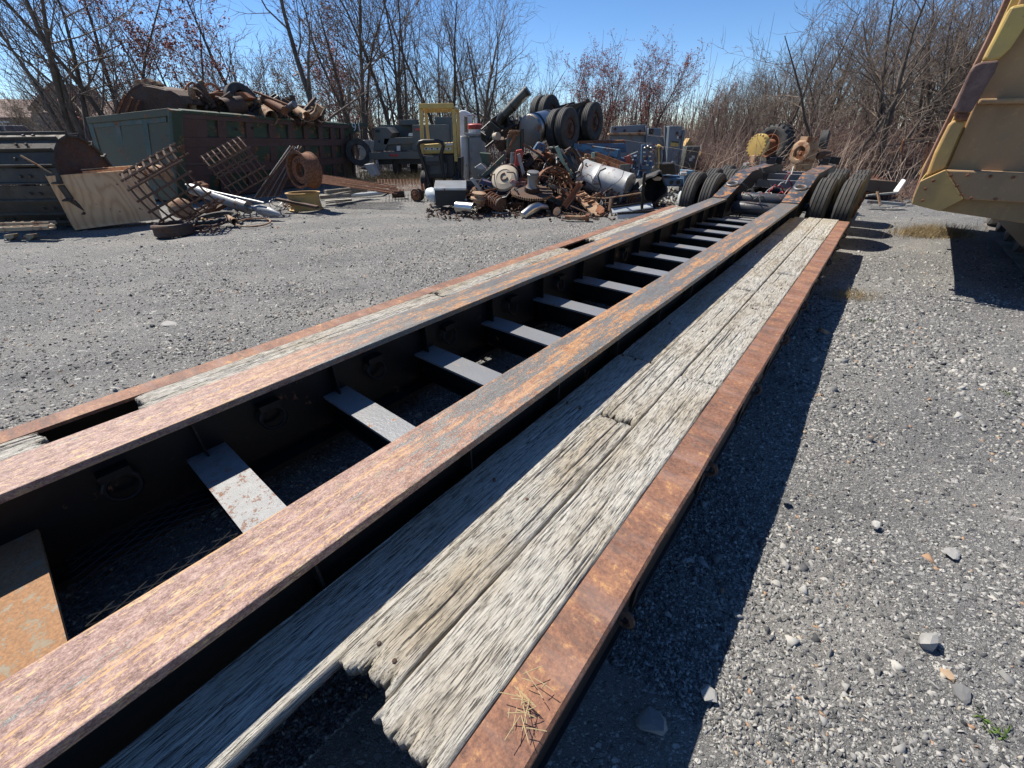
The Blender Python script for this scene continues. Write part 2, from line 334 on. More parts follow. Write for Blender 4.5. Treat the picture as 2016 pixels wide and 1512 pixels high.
M['rustdark'] = metal('dark_rust', (.045, .03, .025), .55, 5, .75, dirt=.2, rustcol=[(.3, (.03, .018, .014)), (.6, (.10, .05, .03)), (.8, (.19, .10, .06))])
M['rustorange'] = metal('orange_rust', (.22, .085, .04), .8, 5, .8, rustcol=[(.25, (.09, .035, .02)), (.5, (.24, .09, .04)), (.75, (.38, .17, .08))])
M['rusttan'] = metal('tan_rust', (.36, .23, .13), .35, 5, .8)
M['maroon'] = metal('maroon_primer', (.085, .045, .04), .3, 2.5, .7, dirt=.15, rustcol=[(.3, (.04, .022, .02)), (.6, (.11, .06, .05)), (.8, (.15, .09, .07))])
M['teal'] = metal('teal_paint', (.03, .06, .036), .25, 3, .6, dirt=.4, dust=(.07, .075, .06))
M['green'] = metal('olive_green_paint', (.075, .068, .026), .18, 3, .6, dirt=.3, dust=(.09, .075, .035))
M['dkgreen'] = metal('dark_green_paint', (.02, .05, .03), .25, 4, .55)
M['mint'] = metal('mint_paint', (.22, .36, .30), .32, 5, .6)
M['olive'] = metal('grey_green_paint', (.095, .105, .098), .12, 3, .6, dirt=.3, dust=(.15, .145, .13))
M['grey'] = metal('blue_grey_paint', (.15, .19, .235), .17, 4, .55, dirt=.3)
M['ltgrey'] = metal('light_grey_paint', (.32, .34, .35), .15, 4, .5)
M['blue'] = metal('blue_paint', (.035, .115, .23), .26, 5, .5, dirt=.25)
M['ltblue'] = metal('light_blue_paint', (.11, .30, .46), .28, 5, .45)
M['navy'] = metal('navy_paint', (.022, .045, .16), .34, 6, .45)
M['yellow'] = metal('yellow_paint', (.60, .41, .11), .07, 5, .5, dirt=.3, dust=(.3, .22, .12))
M['yellowdirt'] = soft('dirty_yellow_paint', (.50, .31, .095), (.33, .21, .09), .7, 2.2)
M['dumpgrey'] = soft('dirt_caked_tan', (.40, .245, .115), (.26, .17, .095)); M['straw'] = simple('straw', (.46, .36, .19), .8)
M['brownplate'] = metal('brown_wear_plate', (.20, .125, .10), .7, 3, .8, dirt=.3, rustcol=[(.3, (.09, .05, .04)), (.6, (.17, .105, .085)), (.8, (.24, .16, .12))])
M['railbrown'] = metal('worn_brown_rail', (.36, .215, .15), .4, 5, .75, rustcol=[(.3, (.16, .08, .055)), (.6, (.28, .15, .10)), (.8, (.42, .26, .15))])
M['sill'] = soft('brown_yellow_sill', (.36, .225, .085), (.22, .145, .075))
M['white'] = metal('white_paint', (.72, .72, .70), .12, 4, .5, dirt=.3, dust=(.45, .4, .33))
M['red'] = metal('red_paint', (.42, .03, .025), .22, 5, .5)
M['pink'] = metal('faded_red_paint', (.45, .24, .22), .42, 6, .6)
M['galv'] = metal('galvanised_steel', (.42, .45, .47), .1, 6, .38, .75, dirt=.6, dust=(.32, .30, .27))
M['chrome'] = simple('chrome', (.48, .475, .46), .3, 1., .2, 5, .05)
M['galvold'] = metal('stained_galvanised_steel', (.50, .51, .51), .2, 4, .5, .15, dirt=.7, dust=(.30, .27, .22))
M['steel'] = metal('dull_steel', (.22, .22, .22), .25, 5, .45, .6, dirt=.3)
M['galvdull'] = metal('grey_zinc', (.30, .32, .34), .2, 5, .5, .3, dirt=.4)
M['rebar'] = metal('rebar_rust', (.11, .06, .042), .8, 9, .75, rustcol=[(.3, (.05, .028, .02)), (.6, (.13, .07, .045)), (.8, (.24, .15, .10))])
M['hose'] = simple('black_hose', (.018, .018, .02), .5); M['redhose'] = simple('red_hose', (.25, .02, .03), .5); M['greyhose'] = simple('grey_hose', (.4, .4, .4), .5)
M['plastic'] = simple('white_plastic', (.55, .6, .62), .45); M['glass'] = simple('dark_glass', (.02, .025, .03), .08, spec=.8)
M['dkblue'] = metal('blue_black_tank', (.02, .03, .045), .15, 5, .4)
M['trackshoe'] = metal('track_shoe_steel', (.05, .044, .038), .35, 5, .7, 0., dirt=.5, dust=(.12, .092, .06), rustcol=[(.3, (.03, .024, .018)), (.6, (.07, .052, .036)), (.8, (.13, .095, .06))])
M['trackgrey'] = metal('dusty_dark_track', (.13, .125, .12), .15, 5, .7, dirt=.8, dust=(.26, .24, .21))
M['tracktan'] = metal('dusty_track_steel', (.34, .26, .17), .3, 6, .7, dirt=.6, dust=(.36, .28, .18))
M['bark'] = bark_mat('bark', (.040, .031, .024), (.15, .118, .092)); M['twig'] = bark_mat('twigs', (.10, .074, .058), (.22, .168, .132), 3)
M['twigred'] = bark_mat('reddish_twigs', (.10, .055, .05), (.22, .125, .11), 3); M['bud'] = simple('maple_buds', (.29, .10, .088), .7); M['catkin'] = simple('pale_catkins', (.26, .23, .14), .8)
M['lettering'] = simple('white_lettering', (.6, .62, .6), .6); M['tan'] = simple('cream_disc', (.46, .38, .28), .7, var=.5, scale=4)
M['roofbrown'] = simple('brown_roof', (.16, .095, .08), .85, var=.4, scale=2); M['siding'] = simple('grey_siding', (.17, .165, .155), .8, var=.3, scale=2)
M['concrete'] = simple('concrete', (.36, .34, .30), .9, var=.35, scale=3); M['lens'] = simple('red_lens', (.4, .02, .02), .3)
M['carton'] = simple('brown_timber', (.11, .07, .045), .85, var=.4)
STONE = [(0., (.03, .032, .036)), (.3, (.14, .139, .138)), (.6, (.31, .305, .293)), (.88, (.47, .455, .42)), (.95, (.42, .35, .24)), (1., (.38, .23, .13))]
M['stone'] = tint_mat('gravel_stones', STONE); M['brush'] = tint_mat('bramble_stems', [(0., (.075, .042, .035)), (.45, (.20, .11, .088)), (.8, (.32, .21, .16)), (1., (.48, .36, .27))], .85, 6)
M['redstem'] = simple('orange_red_stems', (.48, .13, .06), .8); M['palestem'] = simple('pale_dead_stems', (.36, .27, .21), .85)
M['grass'] = tint_mat('dry_grass', [(0., (.16, .11, .05)), (.6, (.36, .26, .12)), (1., (.5, .4, .22))], .8, 6); M['weed'] = simple('green_weed', (.09, .15, .03), .7)
# ---------------------------------------------------------------- ground
def gz(gx, gy):
    gx = np.asarray(gx, float); gy = np.asarray(gy, float); inner = (np.abs(gx+2) < 13.5) & (gy > -1.8) & (gy < 17.5)
    z = (fbm(gx*.55+40, gy*.55+40, 3)-.5)*.07+(fbm(gx*2.3+9, gy*2.3, 2)-.5)*.03
    rut = np.exp(-((gx*.4+gy*.9-7.4)/.28)**2)+np.exp(-((gx*.4+gy*.9-9.2)/.28)**2)
    return np.where(inner, z-.015-.02*rut, -.012)
def gzb(x, y):
    fx = (x+16)/.1; fy = (y+2)/.1; ix = np.floor(fx); iy = np.floor(fy); fx -= ix; fy -= iy; a = lambda i, j: gz(-16+(ix+i)*.1, -2+(iy+j)*.1)
    return (a(0, 0)*(1-fx)+a(1, 0)*fx)*(1-fy)+(a(0, 1)*(1-fx)+a(1, 1)*fx)*fy
def ground():
    xs = np.concatenate([[-400, -150, -60, -30], np.arange(-16, 12.01, .1), [30, 60, 150, 400]])
    ys = np.concatenate([[-60, -20, -6], np.arange(-2, 18.01, .1), [24, 32, 45, 80, 200, 600]])
    gx, gy = np.meshgrid(xs, ys); z = gz(gx, gy)
    V = np.stack([gx, gy, z], -1).reshape(-1, 3); w = len(xs); i = np.arange(len(ys)-1)[:, None]*w+np.arange(w-1)[None, :]
    Fq = np.stack([i, i+1, i+w+1, i+w], -1).reshape(-1, 4)
    tag(npmesh('ground', V, Fq, M['ground'], smooth=True), kind='structure')
ground()
def stones(n, rs, rfun, zoff=0.):
    """angular shale chips: squashed, skewed three- and four-cornered blocks without undersides"""
    pos, size = rfun(n, rs); n = len(pos)
    an = np.array([0, 2.1, 4.2])[None]+rs.uniform(-.55, .55, (n, 3)); rad = rs.uniform(.75, 1.25, (n, 3))
    el = rs.uniform(.4, .95, n); dim = size*.5; hh = size*rs.uniform(.14, .5, n)
    bx = np.cos(an)*rad; by = np.sin(an)*rad*el[:, None]; k = rs.uniform(.45, .9, (n, 1)); ox = rs.uniform(-.3, .3, (n, 2))
    tx = bx*k+ox[:, :1]; ty = by*k+ox[:, 1:]
    x = np.concatenate([bx, tx], 1)*dim[:, None]; y = np.concatenate([by, ty], 1)*dim[:, None]
    z = np.concatenate([np.full((n, 3), -.25), .6+rs.uniform(-.35, .35, (n, 3))], 1)*hh[:, None]
    a = rs.uniform(0, 6.283, n)[:, None]; z = z+x*rs.normal(0, .26, n)[:, None]+y*rs.normal(0, .26, n)[:, None]
    X = x*np.cos(a)-y*np.sin(a)+pos[:, :1]; Y = x*np.sin(a)+y*np.cos(a)+pos[:, 1:]
    V = np.stack([X, Y, z+gzb(pos[:, 0], pos[:, 1])[:, None]+zoff], -1).reshape(-1, 3)
    f = np.array([(3, 4, 5), (0, 1, 4), (0, 4, 3), (1, 2, 5), (1, 5, 4), (2, 0, 3), (2, 3, 5)])
    Fq = (f[None]+np.arange(n)[:, None, None]*6).reshape(-1, 3)
    return V, Fq, np.repeat(np.clip(rs.beta(1.1, 1.2, n)*.93+(rs.rand(n) < .03)*.4, 0, 1), 6)
def polar(rmin, rmax, smin, smax, p, k=1.0):
    def f(n, rs):
        r = rmin*(rmax/rmin)**rs.rand(n); a = np.where(r < 3.5, rs.uniform(-1.45, 1.45, n), rs.uniform(-1.08, 1.08, n))
        pos = np.stack([np.sin(a)*r, np.cos(a)*r], -1)
        clump = fbm(pos[:, 0]*1.3+50, pos[:, 1]*1.3+50, 3); keep = rs.rand(n) < np.clip((clump-.33)*4*k, .3, 1)
        pos = pos[keep]; r = r[keep]; s = (smin+(smax-smin)*rs.rand(len(r))**p)*np.clip(r/3.5, .8, 1.25)
        return pos, s
    return f
rs = np.random.RandomState(3)
for nm, n, fn in (('gravel', 260000, polar(.85, 10., .008, .038, 1.9)), ('gravel', 26000, polar(1.0, 17., .022, .055, 3.)), ('gravel', 1500, polar(1.2, 15., .05, .11, 2.8))):
    V, Fq, tn = stones(n, rs, fn); tag(npmesh(nm, V, Fq, M['stone'], attr=tn), kind='stuff', label='loose grey shale gravel')
def rock(px, py, size, tint, label, flat=.6, seed=0):
    g = G(px, py); r = np.random.RandomState(seed+11)
    ico = []; import bmesh
    b = bmesh.new(); bmesh.ops.create_icosphere(b, subdivisions=2, radius=.5)
    for v in b.verts:
        d = v.co.normalized(); pl = min(1., *[.42/max(1e-3, d.dot(nv)) if d.dot(nv) > 0 else 9 for nv in rock.nv[seed % 4]])
        v.co = d*.5*pl*r.uniform(.96, 1.04)
        v.co.x *= size; v.co.y *= size*.7; v.co.z *= size*flat
    me = bpy.data.meshes.new('rock'); b.to_mesh(me); b.free(); me.materials.append(M['stone'])
    a = me.attributes.new('tint', 'FLOAT', 'POINT'); a.data.foreach_set('value', [tint]*len(me.vertices))
    o = bpy.data.objects.new('rock', me); COL.objects.link(o); o.location = (g.x, g.y, size*flat*.22-.01); o.rotation_euler = (.1, .15, seed*1.3)
    tag(o, label, 'rock')
rock.nv = []
for k in range(4):
    rr = np.random.RandomState(k); rock.nv.append([Vector(x).normalized() for x in rr.normal(0, 1, (9, 3))])
for a in ((1822, 1268, .17, .62, 'largest loose grey rock on the gravel right of the trailer', .75), (1395, 1362, .12, .74, 'pale flat stone at the edge of the trailer shadow', .35),
          (1270, 1425, .15, .5, 'big blue-grey stone lying inside the trailer shadow', .5), (1852, 1320, .09, .98, 'small orange-brown chip beside the largest grey rock', .4),
          (1880, 1092, .12, .66, 'triangular pale slab stone near the right edge', .25), (1725, 1037, .07, .86, 'small buff stone standing alone on fine gravel', .75),
          (1548, 985, .10, .3, 'dark slab stone touching the trailer shadow edge', .3), (340, 638, .22, .75, 'pale flat slab on the gravel left of the trailer', .2), (1895, 1375, .10, .35, 'dark rounded rock near the lower right corner', .6),
          (52, 768, .10, .75, 'white triangular stone beside the left side rail', .4), (1235, 1210, .12, .12, 'black slab stone under the outer rail shadow', .4)):
    rock(*a, seed=hash(a[4]) % 1 + int(a[0]) % 17)
# ---------------------------------------------------------------- lowboy trailer
u = 1.1
def T(s, d, h): return Vector((s*u, d*u, (1.6-h)*u))
TR = thing('lowboy_trailer', 'long black lowboy trailer with rust-worn steel beams and grey plank outriggers', 'trailer', (0, 0, 0), -AZ)
D0, D1 = -2.6, 7.95
XM = [(-1.55, -1.40), (-.80, -.362), (.117, .277), (.775, .92), (1.417, 1.58), (2.065, 2.225), (2.72, 2.89), (3.38, 3.56), (4.02, 4.20), (4.65, 4.82), (5.26, 5.43), (5.86, 6.05), (6.37, 6.55), (6.91, 7.08), (7.41, 7.57)]
def tbox(mb, s0, s1, d0, d1, h0, h1): return mb.bb(s0*u, s1*u, d0*u, d1*u, (1.6-h0)*u, (1.6-h1)*u)
for sc_, side in ((-2.0285, 1), (-.9985, -1)):
    hw = .1205
    b = MB(); tbox(b, sc_-.012, sc_+.012, D0, D1, 1.0355, 1.448); tbox(b, sc_-hw*.9, sc_+hw*.9, D0, D1, 1.45, 1.48)
    beam = b.build('main_beam', M['black'], TR)
    b = MB(); tbox(b, sc_-hw, sc_+hw, D0, D1, 1.0, 1.034); b.build('top_flange', M['flange'], beam, bevel=.004)
    for k, (a, c) in enumerate(XM):
        b = MB(); tbox(b, sc_+.014, sc_+hw*.6, a+.07, a+.078, 1.037, 1.447); tbox(b, sc_-.014, sc_-hw*.6, a+.07, a+.078, 1.037, 1.447)
        b.build('stiffener', M['black'], beam)
    for dd in (-.1, .5, 1.11, 1.71, 2.4, 3.1, 4.4):
        b = MB(); x = sc_+side*.05; b.ring(T(x, dd, 1.21), (1, 0, .15), .062, .011, 20, 7); tbox(b, sc_+side*.015, x+side*.02, dd-.05, dd+.05, 1.12, 1.155); b.build('tie_ring', M['black'], beam, smooth=True)
xmo = None
for k, (a, c) in enumerate(XM):
    b = MB(); tbox(b, -2.012, -1.014, a+.05, a+.085, 1.259, 1.40); tbox(b, -2.012, -1.014, a+.01, a+.13, 1.401, 1.415); xo = b.build('cross_member', M['black'], TR)
    b = MB(); tbox(b, -2.012, -1.014, a, c, 1.243, 1.258); b.build('top_plate', M['blacktop'] if k > 2 else M[('buffplate', 'buffplate', 'blacktop2')[k]], xo)
b = MB()   # expanded mesh panel between the first two cross members
for i in range(46):
    x = -2.0+i*.0215
    b.tube([T(x+(.0105 if (j+i) % 2 else -.0105), -.36+j*.0477, 1.40) for j in range(11)], .0025, 3, False)
tag(b.build('mesh_panel', M['black'], TR), kind='stuff')
for sc_, side in ((-2.0285, -1), (-.9985, 1)):
    for k, (a, c) in enumerate(XM[:14]):
        b = MB(); o1 = sc_+side*.82
        b.hexa([T(sc_+side*.013, a+.05, 1.42), T(o1, a+.05, 1.36), T(o1, a+.08, 1.36), T(sc_+side*.013, a+.08, 1.42), T(sc_+side*.013, a+.05, 1.245), T(o1, a+.05, 1.245), T(o1, a+.08, 1.245), T(sc_+side*.013, a+.08, 1.245)])
        b.build('outrigger_bracket', M['black'], TR)
for sgn, sa, sb in ((1, -.3124, -.178), (-1, -2.718, -2.852)):
    n = 240; V = []; Fq = []; ds = np.linspace(D0, 8.0, n); wob = (fbm(ds*2.2+sgn*9, ds*0+3, 4)-.5)*.012; dz = (fbm(ds*1.1+5, ds*0+8+sgn, 3)-.5)*.008
    for i, dd in enumerate(ds):
        e = (sb+sgn*wob[i]); h = 1.188+dz[i]
        for s_, hh in ((sa, h), (e-sgn*.008, h), (e, h+.008), (e, h+.025), (e-sgn*.004, h+.026), (sa, h+.018)): V.append(T(s_, dd, hh))
    for i in range(n-1):
        for j in range(6): Fq.append((i*6+j, i*6+(j+1) % 6, i*6+6+(j+1) % 6, i*6+6+j))
    Fq += [tuple(range(6)), tuple(range((n-1)*6, n*6))]
    b = MB(); b.add(V, Fq); rail = b.build('side_rail', M['rail'], TR)
    b = MB(); tbox(b, sb-sgn*.012, sb-sgn*.026, D0, 7.98, 1.212, 1.40); tbox(b, sa, sb+sgn*.0, D0, 7.98, 1.401, 1.418); b.build('rail_web', M['black'], rail)
    for q in range(9):
        b = MB(); b.ring(T(sb-sgn*.005, .75+q*.85, 1.305), (0, 1, 0), .035, .012, 14, 6); b.build('tie_ring', M['rustdark'], rail, smooth=True)
def board(s0, s1, d0, d1, h=1.180, seed=0, mat='plank', rag0=.02, rag1=.008, fine=True):
    r = np.random.RandomState(seed); nx = 84 if fine else 24
    L = d1-d0; ny = int(max(8, L/(.022 if fine else .07))); xs = np.linspace(s0, s1, nx); ys = np.linspace(0, 1, ny)
    gx, gy = np.meshgrid(xs, ys); dd = d0+gy*L
    g = fbm(gx*230+seed*13, dd*11+seed*7, 3); z = -np.clip(.44-g, 0, .3)*.006
    z += (fbm(gx*5+seed, dd*.7, 2)-.5)*.005
    wear = np.exp(-dd.clip(d0)*0)*0
    for k in range(int(4+L*2.2)):
        cs = r.uniform(s0+.01, s1-.01); cd = r.uniform(d0, d1); ln = r.uniform(.1, .5); w_ = (s1-s0)/nx*r.uniform(.7, 1.3)
        c_ = cs+(fbm(dd*5+k*7, dd*0+k, 2)-.5)*.012
        z -= np.exp(-((gx-c_)/w_)**2)*np.clip(1-((dd-cd)/ln)**2, 0, 1)*.010
    cd = (fbm(xs*18+seed*3, xs*0+1, 4)-.5)*1.3; cr = np.where(fbm(xs*90+seed, xs*0, 2) > .60, r.uniform(.3, 1.9, nx), 0)*.8
    e0 = np.clip(1-(gy*L)/.12, 0, 1); e1 = np.clip(1-((1-gy)*L)/.12, 0, 1)
    dd = dd+e0*(cd*rag0*3+cr*rag0*1.2)[None]-e1*(cd[::-1]*rag1*2+cr[::-1]*rag1)[None]
    z -= e0**3*.010*(.6+.8*cd[None]*2)*(rag0/.02)+e1**3*.006
    z -= (np.abs(gx-s0) < .004)*.006+(np.abs(gx-s1) < .004)*.006
    jit = (fbm(dd*7+seed*3, dd*0+seed, 3)-.5)*.006; edge = np.abs((gx-(s0+s1)/2)/((s1-s0)/2))**6; gx = gx+jit*edge
    th = .045*1.0
    top = np.stack([gx, dd, 1.6-h+z], -1)*u; bot = np.stack([gx, dd, 1.6-h-th+z*0], -1)*u
    V = np.concatenate([top.reshape(-1, 3), bot.reshape(-1, 3)]); N = nx*ny; i = (np.arange(ny-1)[:, None]*nx+np.arange(nx-1)[None]); Q = np.stack([i, i+1, i+nx+1, i+nx], -1).reshape(-1, 4)
    B = Q[:, ::-1]+N; sd = []
    a = np.arange(nx-1); sd.append(np.stack([a, a+N, a+1+N, a+1], -1)); a2 = a+(ny-1)*nx; sd.append(np.stack([a2, a2+1, a2+1+N, a2+N], -1))
    b_ = np.arange(ny-1)*nx; sd.append(np.stack([b_, b_+nx, b_+nx+N, b_+N], -1)); b2 = b_+nx-1; sd.append(np.stack([b2, b2+N, b2+nx+N, b2+nx], -1))
    o = npmesh('deck_board', V, np.concatenate([Q, B]+sd), M[mat], TR); return o
G_ = .0045
for k, (a, c, h, f) in enumerate(((-1.6, 2.183, 1.196, 1), (2.19, 4.72, 1.201, 1), (4.728, 6.48, 1.197, 0), (6.488, 8.105, 1.196, 0))): board(-.925, -.708, a, c, h, 10+k, ('plank', 'plank2')[k % 2], fine=f)
for k, (a, c, h, f) in enumerate(((.118, 1.52, 1.184, 1), (1.535, 3.9, 1.186, 1), (3.905, 6.0, 1.182, 0), (6.005, 8.10, 1.184, 0))): board(-.7005, -.5305, a, c, h, 20+k, ('plank2', 'plank')[k % 2 if k < 2 else 1], fine=f)
for k, (a, c, h, f) in enumerate(((.10, 2.128, 1.182, 1), (2.142, 4.6, 1.186, 1), (4.605, 6.47, 1.184, 0), (6.475, 8.09, 1.180, 0))): board(-.5225, -.3165, a, c, h, 30+k, 'plank', fine=f)
for k, (a, c) in enumerate(((-2.5, 2.18), (2.19, 5.0), (5.01, 8.1))): board(-2.32, -2.12, a, c, 1.19, 40+k, fine=False); board(-2.515, -2.33, a, c-.3, 1.19, 45+k, 'plank2', fine=False)
for k, (a, c, m) in enumerate(((-2.5, -.27, 'plank'), (.10, 2.18, 'plank'), (2.195, 4.18, 'plank2'), (4.78, 8.0, 'plank'))): board(-2.715, -2.525, a, c, 1.186, 50+k, m, rag1=.02, fine=k in (0, 1, 2))
for k in range(18):   # nail and bolt heads in the boards
    r = random.Random(k); b = MB(); row = r.choice((-.82, -.615, -.42)); p = T(row+r.uniform(-.07, .07), XM[2+k % 12][0]+.08, 1.181)
    b.lathe([(.007, -.012), (.007, .0005), (.004, .002)], p, (0, 0, 1), 8); b.build('bolt_head', M['rustdark'], TR)
# rear bogie
prof = [(7.95, 1.0), (9.25, .69), (11.6, .70), (12.3, .76), (12.3, 1.05), (9.4, 1.05), (8.3, 1.36), (7.95, 1.36)]
for sc_ in (-2.0285, -.9985):
    b = MB(); b.prism([T(sc_-.118, d_, h_) for d_, h_ in prof], Vector((.236*u, 0, 0))); gb = b.build('rear_beam', M['black'], TR)
    b = MB(); n1 = Vector((0, .232, .973))*.004
    nrm = (T(0, 9.25, .69)-T(0, 7.95, 1.0)).normalized(); nn = Vector((0, -nrm.z, nrm.y))*.012
    q = [T(sc_-.1205, 7.955, .998), T(sc_+.1205, 7.955, .998), T(sc_+.1205, 9.25, .689), T(sc_-.1205, 9.25, .689)]
    b.prism(q, nn); b.build('ramp_plate', M['ramp'], gb)
    b = MB(); tbox(b, sc_-.1205, sc_+.1205, 9.26, 12.3, .675, .688); b.build('rear_flange', M['ramp'], gb)
    b = MB(); cc = T(sc_, 8.55, .857)+nn; b.tube([cc+nrm*(.085*math.sin(t))*1.25+Vector((.09*math.cos(t), 0, 0))+nn*1.2 for t in np.linspace(0, 6.283, 18)[:-1]], .021, 8, closed=True); b.bar(cc+Vector((-.13, 0, 0))+nrm*.04, cc+Vector((.13, 0, 0))+nrm*.04, .05, .03); b.build('tie_ring', M['steel'], gb, smooth=True)
for d_, h_, w_ in ((8.0, 1.3, .16), (8.95, 1.0, .08), (9.9, .86, .10), (10.8, .82, .10), (11.9, .85, .14)):
    b = MB(); tbox(b, -1.91, -1.117, d_, d_+w_, h_, h_+.13); b.build('cross_tube', M['blacktop'], TR)
for d_ in (8.75, 9.78, 10.75):
    b = MB(); b.cyl(T(-2.75, d_, 1.145), T(-.28, d_, 1.145), .07, 12); b.build('axle', M['black'], TR, smooth=True)
for x, d_ in ((-1.62, 8.35), (-1.35, 8.55)):
    b = MB(); r_ = .11; b.lathe([(.02, -.42), (.09, -.40), (r_, -.36), (r_, .36), (.09, .40), (.02, .42)], T(-1.52, d_, 1.17 if d_ < 8.5 else 1.05), (1, 0, 0), 18); b.build('air_tank', M['dkblue'], TR, smooth=True)
for k in range(14):
    r = random.Random(40+k); p = [T(r.uniform(-1.85, -1.2), 8.1+r.random()*1.6, 1.0+r.random()*.2)]
    for j in range(5): p.append(p[-1]+Vector((r.uniform(-.22, .22), r.uniform(-.05, .25), r.uniform(-.16, .16))))
    q = []
    for j in range(len(p)-1): q += [p[j].lerp(p[j+1], t)+Vector((0, 0, math.sin(t*3.14)*.06)) for t in (0, .33, .66)]
    b = MB(); b.tube(q, .011, 6); b.build('air_hose', M[('hose', 'redhose', 'hose', 'greyhose')[k % 4]], TR, smooth=True)
for d_, x in ((11.2, -1.98), (11.5, -1.9), (11.5, -1.05), (11.9, -.9), (12.1, -1.0)):
    b = MB(); tbox(b, x-.06, x+.06, d_-.05, d_+.05, .55, .69); tbox(b, x-.11, x+.03, d_+.06, d_+.12, .61, .69); b.build('latch_lug', M['black'], TR)
def tire_mesh(R0, w, grooves=4, rim=.29, lug=0):
    b = MB(); h = w/2; pr = [(rim, -h*.72), (rim+.03, -h*.86), ((R0+rim)/2, -h), (R0-.07, -h*.96), (R0-.025, -h*.86), (R0, -h*.74)]
    if grooves:
        gs = np.linspace(-h*.6, h*.6, grooves)
        for g in gs: pr += [(R0+.004, g-.008), (R0-.014, g-.004), (R0-.014, g+.004), (R0+.004, g+.008)]
    pr += [(R0, h*.74), (R0-.025, h*.86), (R0-.07, h*.96), ((R0+rim)/2, h), (rim+.03, h*.86), (rim, h*.72)]
    b.lathe(pr, (0, 0, 0), (1, 0, 0), 56, (False, False))
    if lug:
        for k in range(lug):
            a = 6.2832*k/lug
            for sg in (-1, 1):
                a2 = a+(.5 if sg > 0 else 0)*6.2832/lug; da = 6.2832/lug*.27
                pts = []
                for (xx, aa) in ((sg*h*.08, a2+.10), (sg*h*.93, a2-.05), (sg*h*.93, a2-.05+da), (sg*h*.08, a2+.10+da)):
                    pts.append((xx, aa))
                lo = [Vector((xx, math.cos(aa)*(R0-.03), math.sin(aa)*(R0-.03))) for xx, aa in pts]; hi = [Vector((xx, math.cos(aa)*(R0+lug_h), math.sin(aa)*(R0+lug_h))) for xx, aa in pts]
                b.hexa(lo+hi)
    return b
lug_h = .025
def rim_mesh(r=.29, w=.2, dish=.08, holes=10):
    b = MB(); b.lathe([(r-.012, -w/2), (r+.01, -w/2), (r, -w/2+.02), (r-.02, 0), (r, w/2-.02), (r+.01, w/2), (r-.012, w/2), (r-.03, 0), (r-.03, dish-.02)], (0, 0, 0), (1, 0, 0), 36, (False, False))
    b.lathe([(r-.03, dish), (r*.62, dish+.03), (r*.36, dish+.03), (r*.33, dish+.10), (.01, dish+.11)], (0, 0, 0), (1, 0, 0), 36, (False, True))
    for k in range(holes):
        a = 6.283*k/holes; b.cyl((dish+.03, math.cos(a)*r*.48, math.sin(a)*r*.48), (dish+.06, math.cos(a)*r*.48, math.sin(a)*r*.48), .017, 6)
    return b
tp = tire_mesh(.452*u, .265*u, 4).build('tire', M['rubber'], TR, smooth=True); rp = rim_mesh().build('wheel_rim', M['rustdark'], tp, smooth=True); first = True
for d_ in (8.75, 9.78, 10.75):
    for s_, fl in ((-2.705, 1), (-2.365, 0), (-.662, 0), (-.330, 1)):
        if first: t_ = tp; q_ = rp; first = False
        else:
            t_ = tp.copy(); COL.objects.link(t_); q_ = rp.copy(); COL.objects.link(q_); q_.parent = t_
        t_.location = T(s_, d_, 1.146); t_.rotation_euler = (random.uniform(0, 6), 0, 0 if s_ > -1.5 else math.pi); t_.rotation_euler.x = s_*7+d_
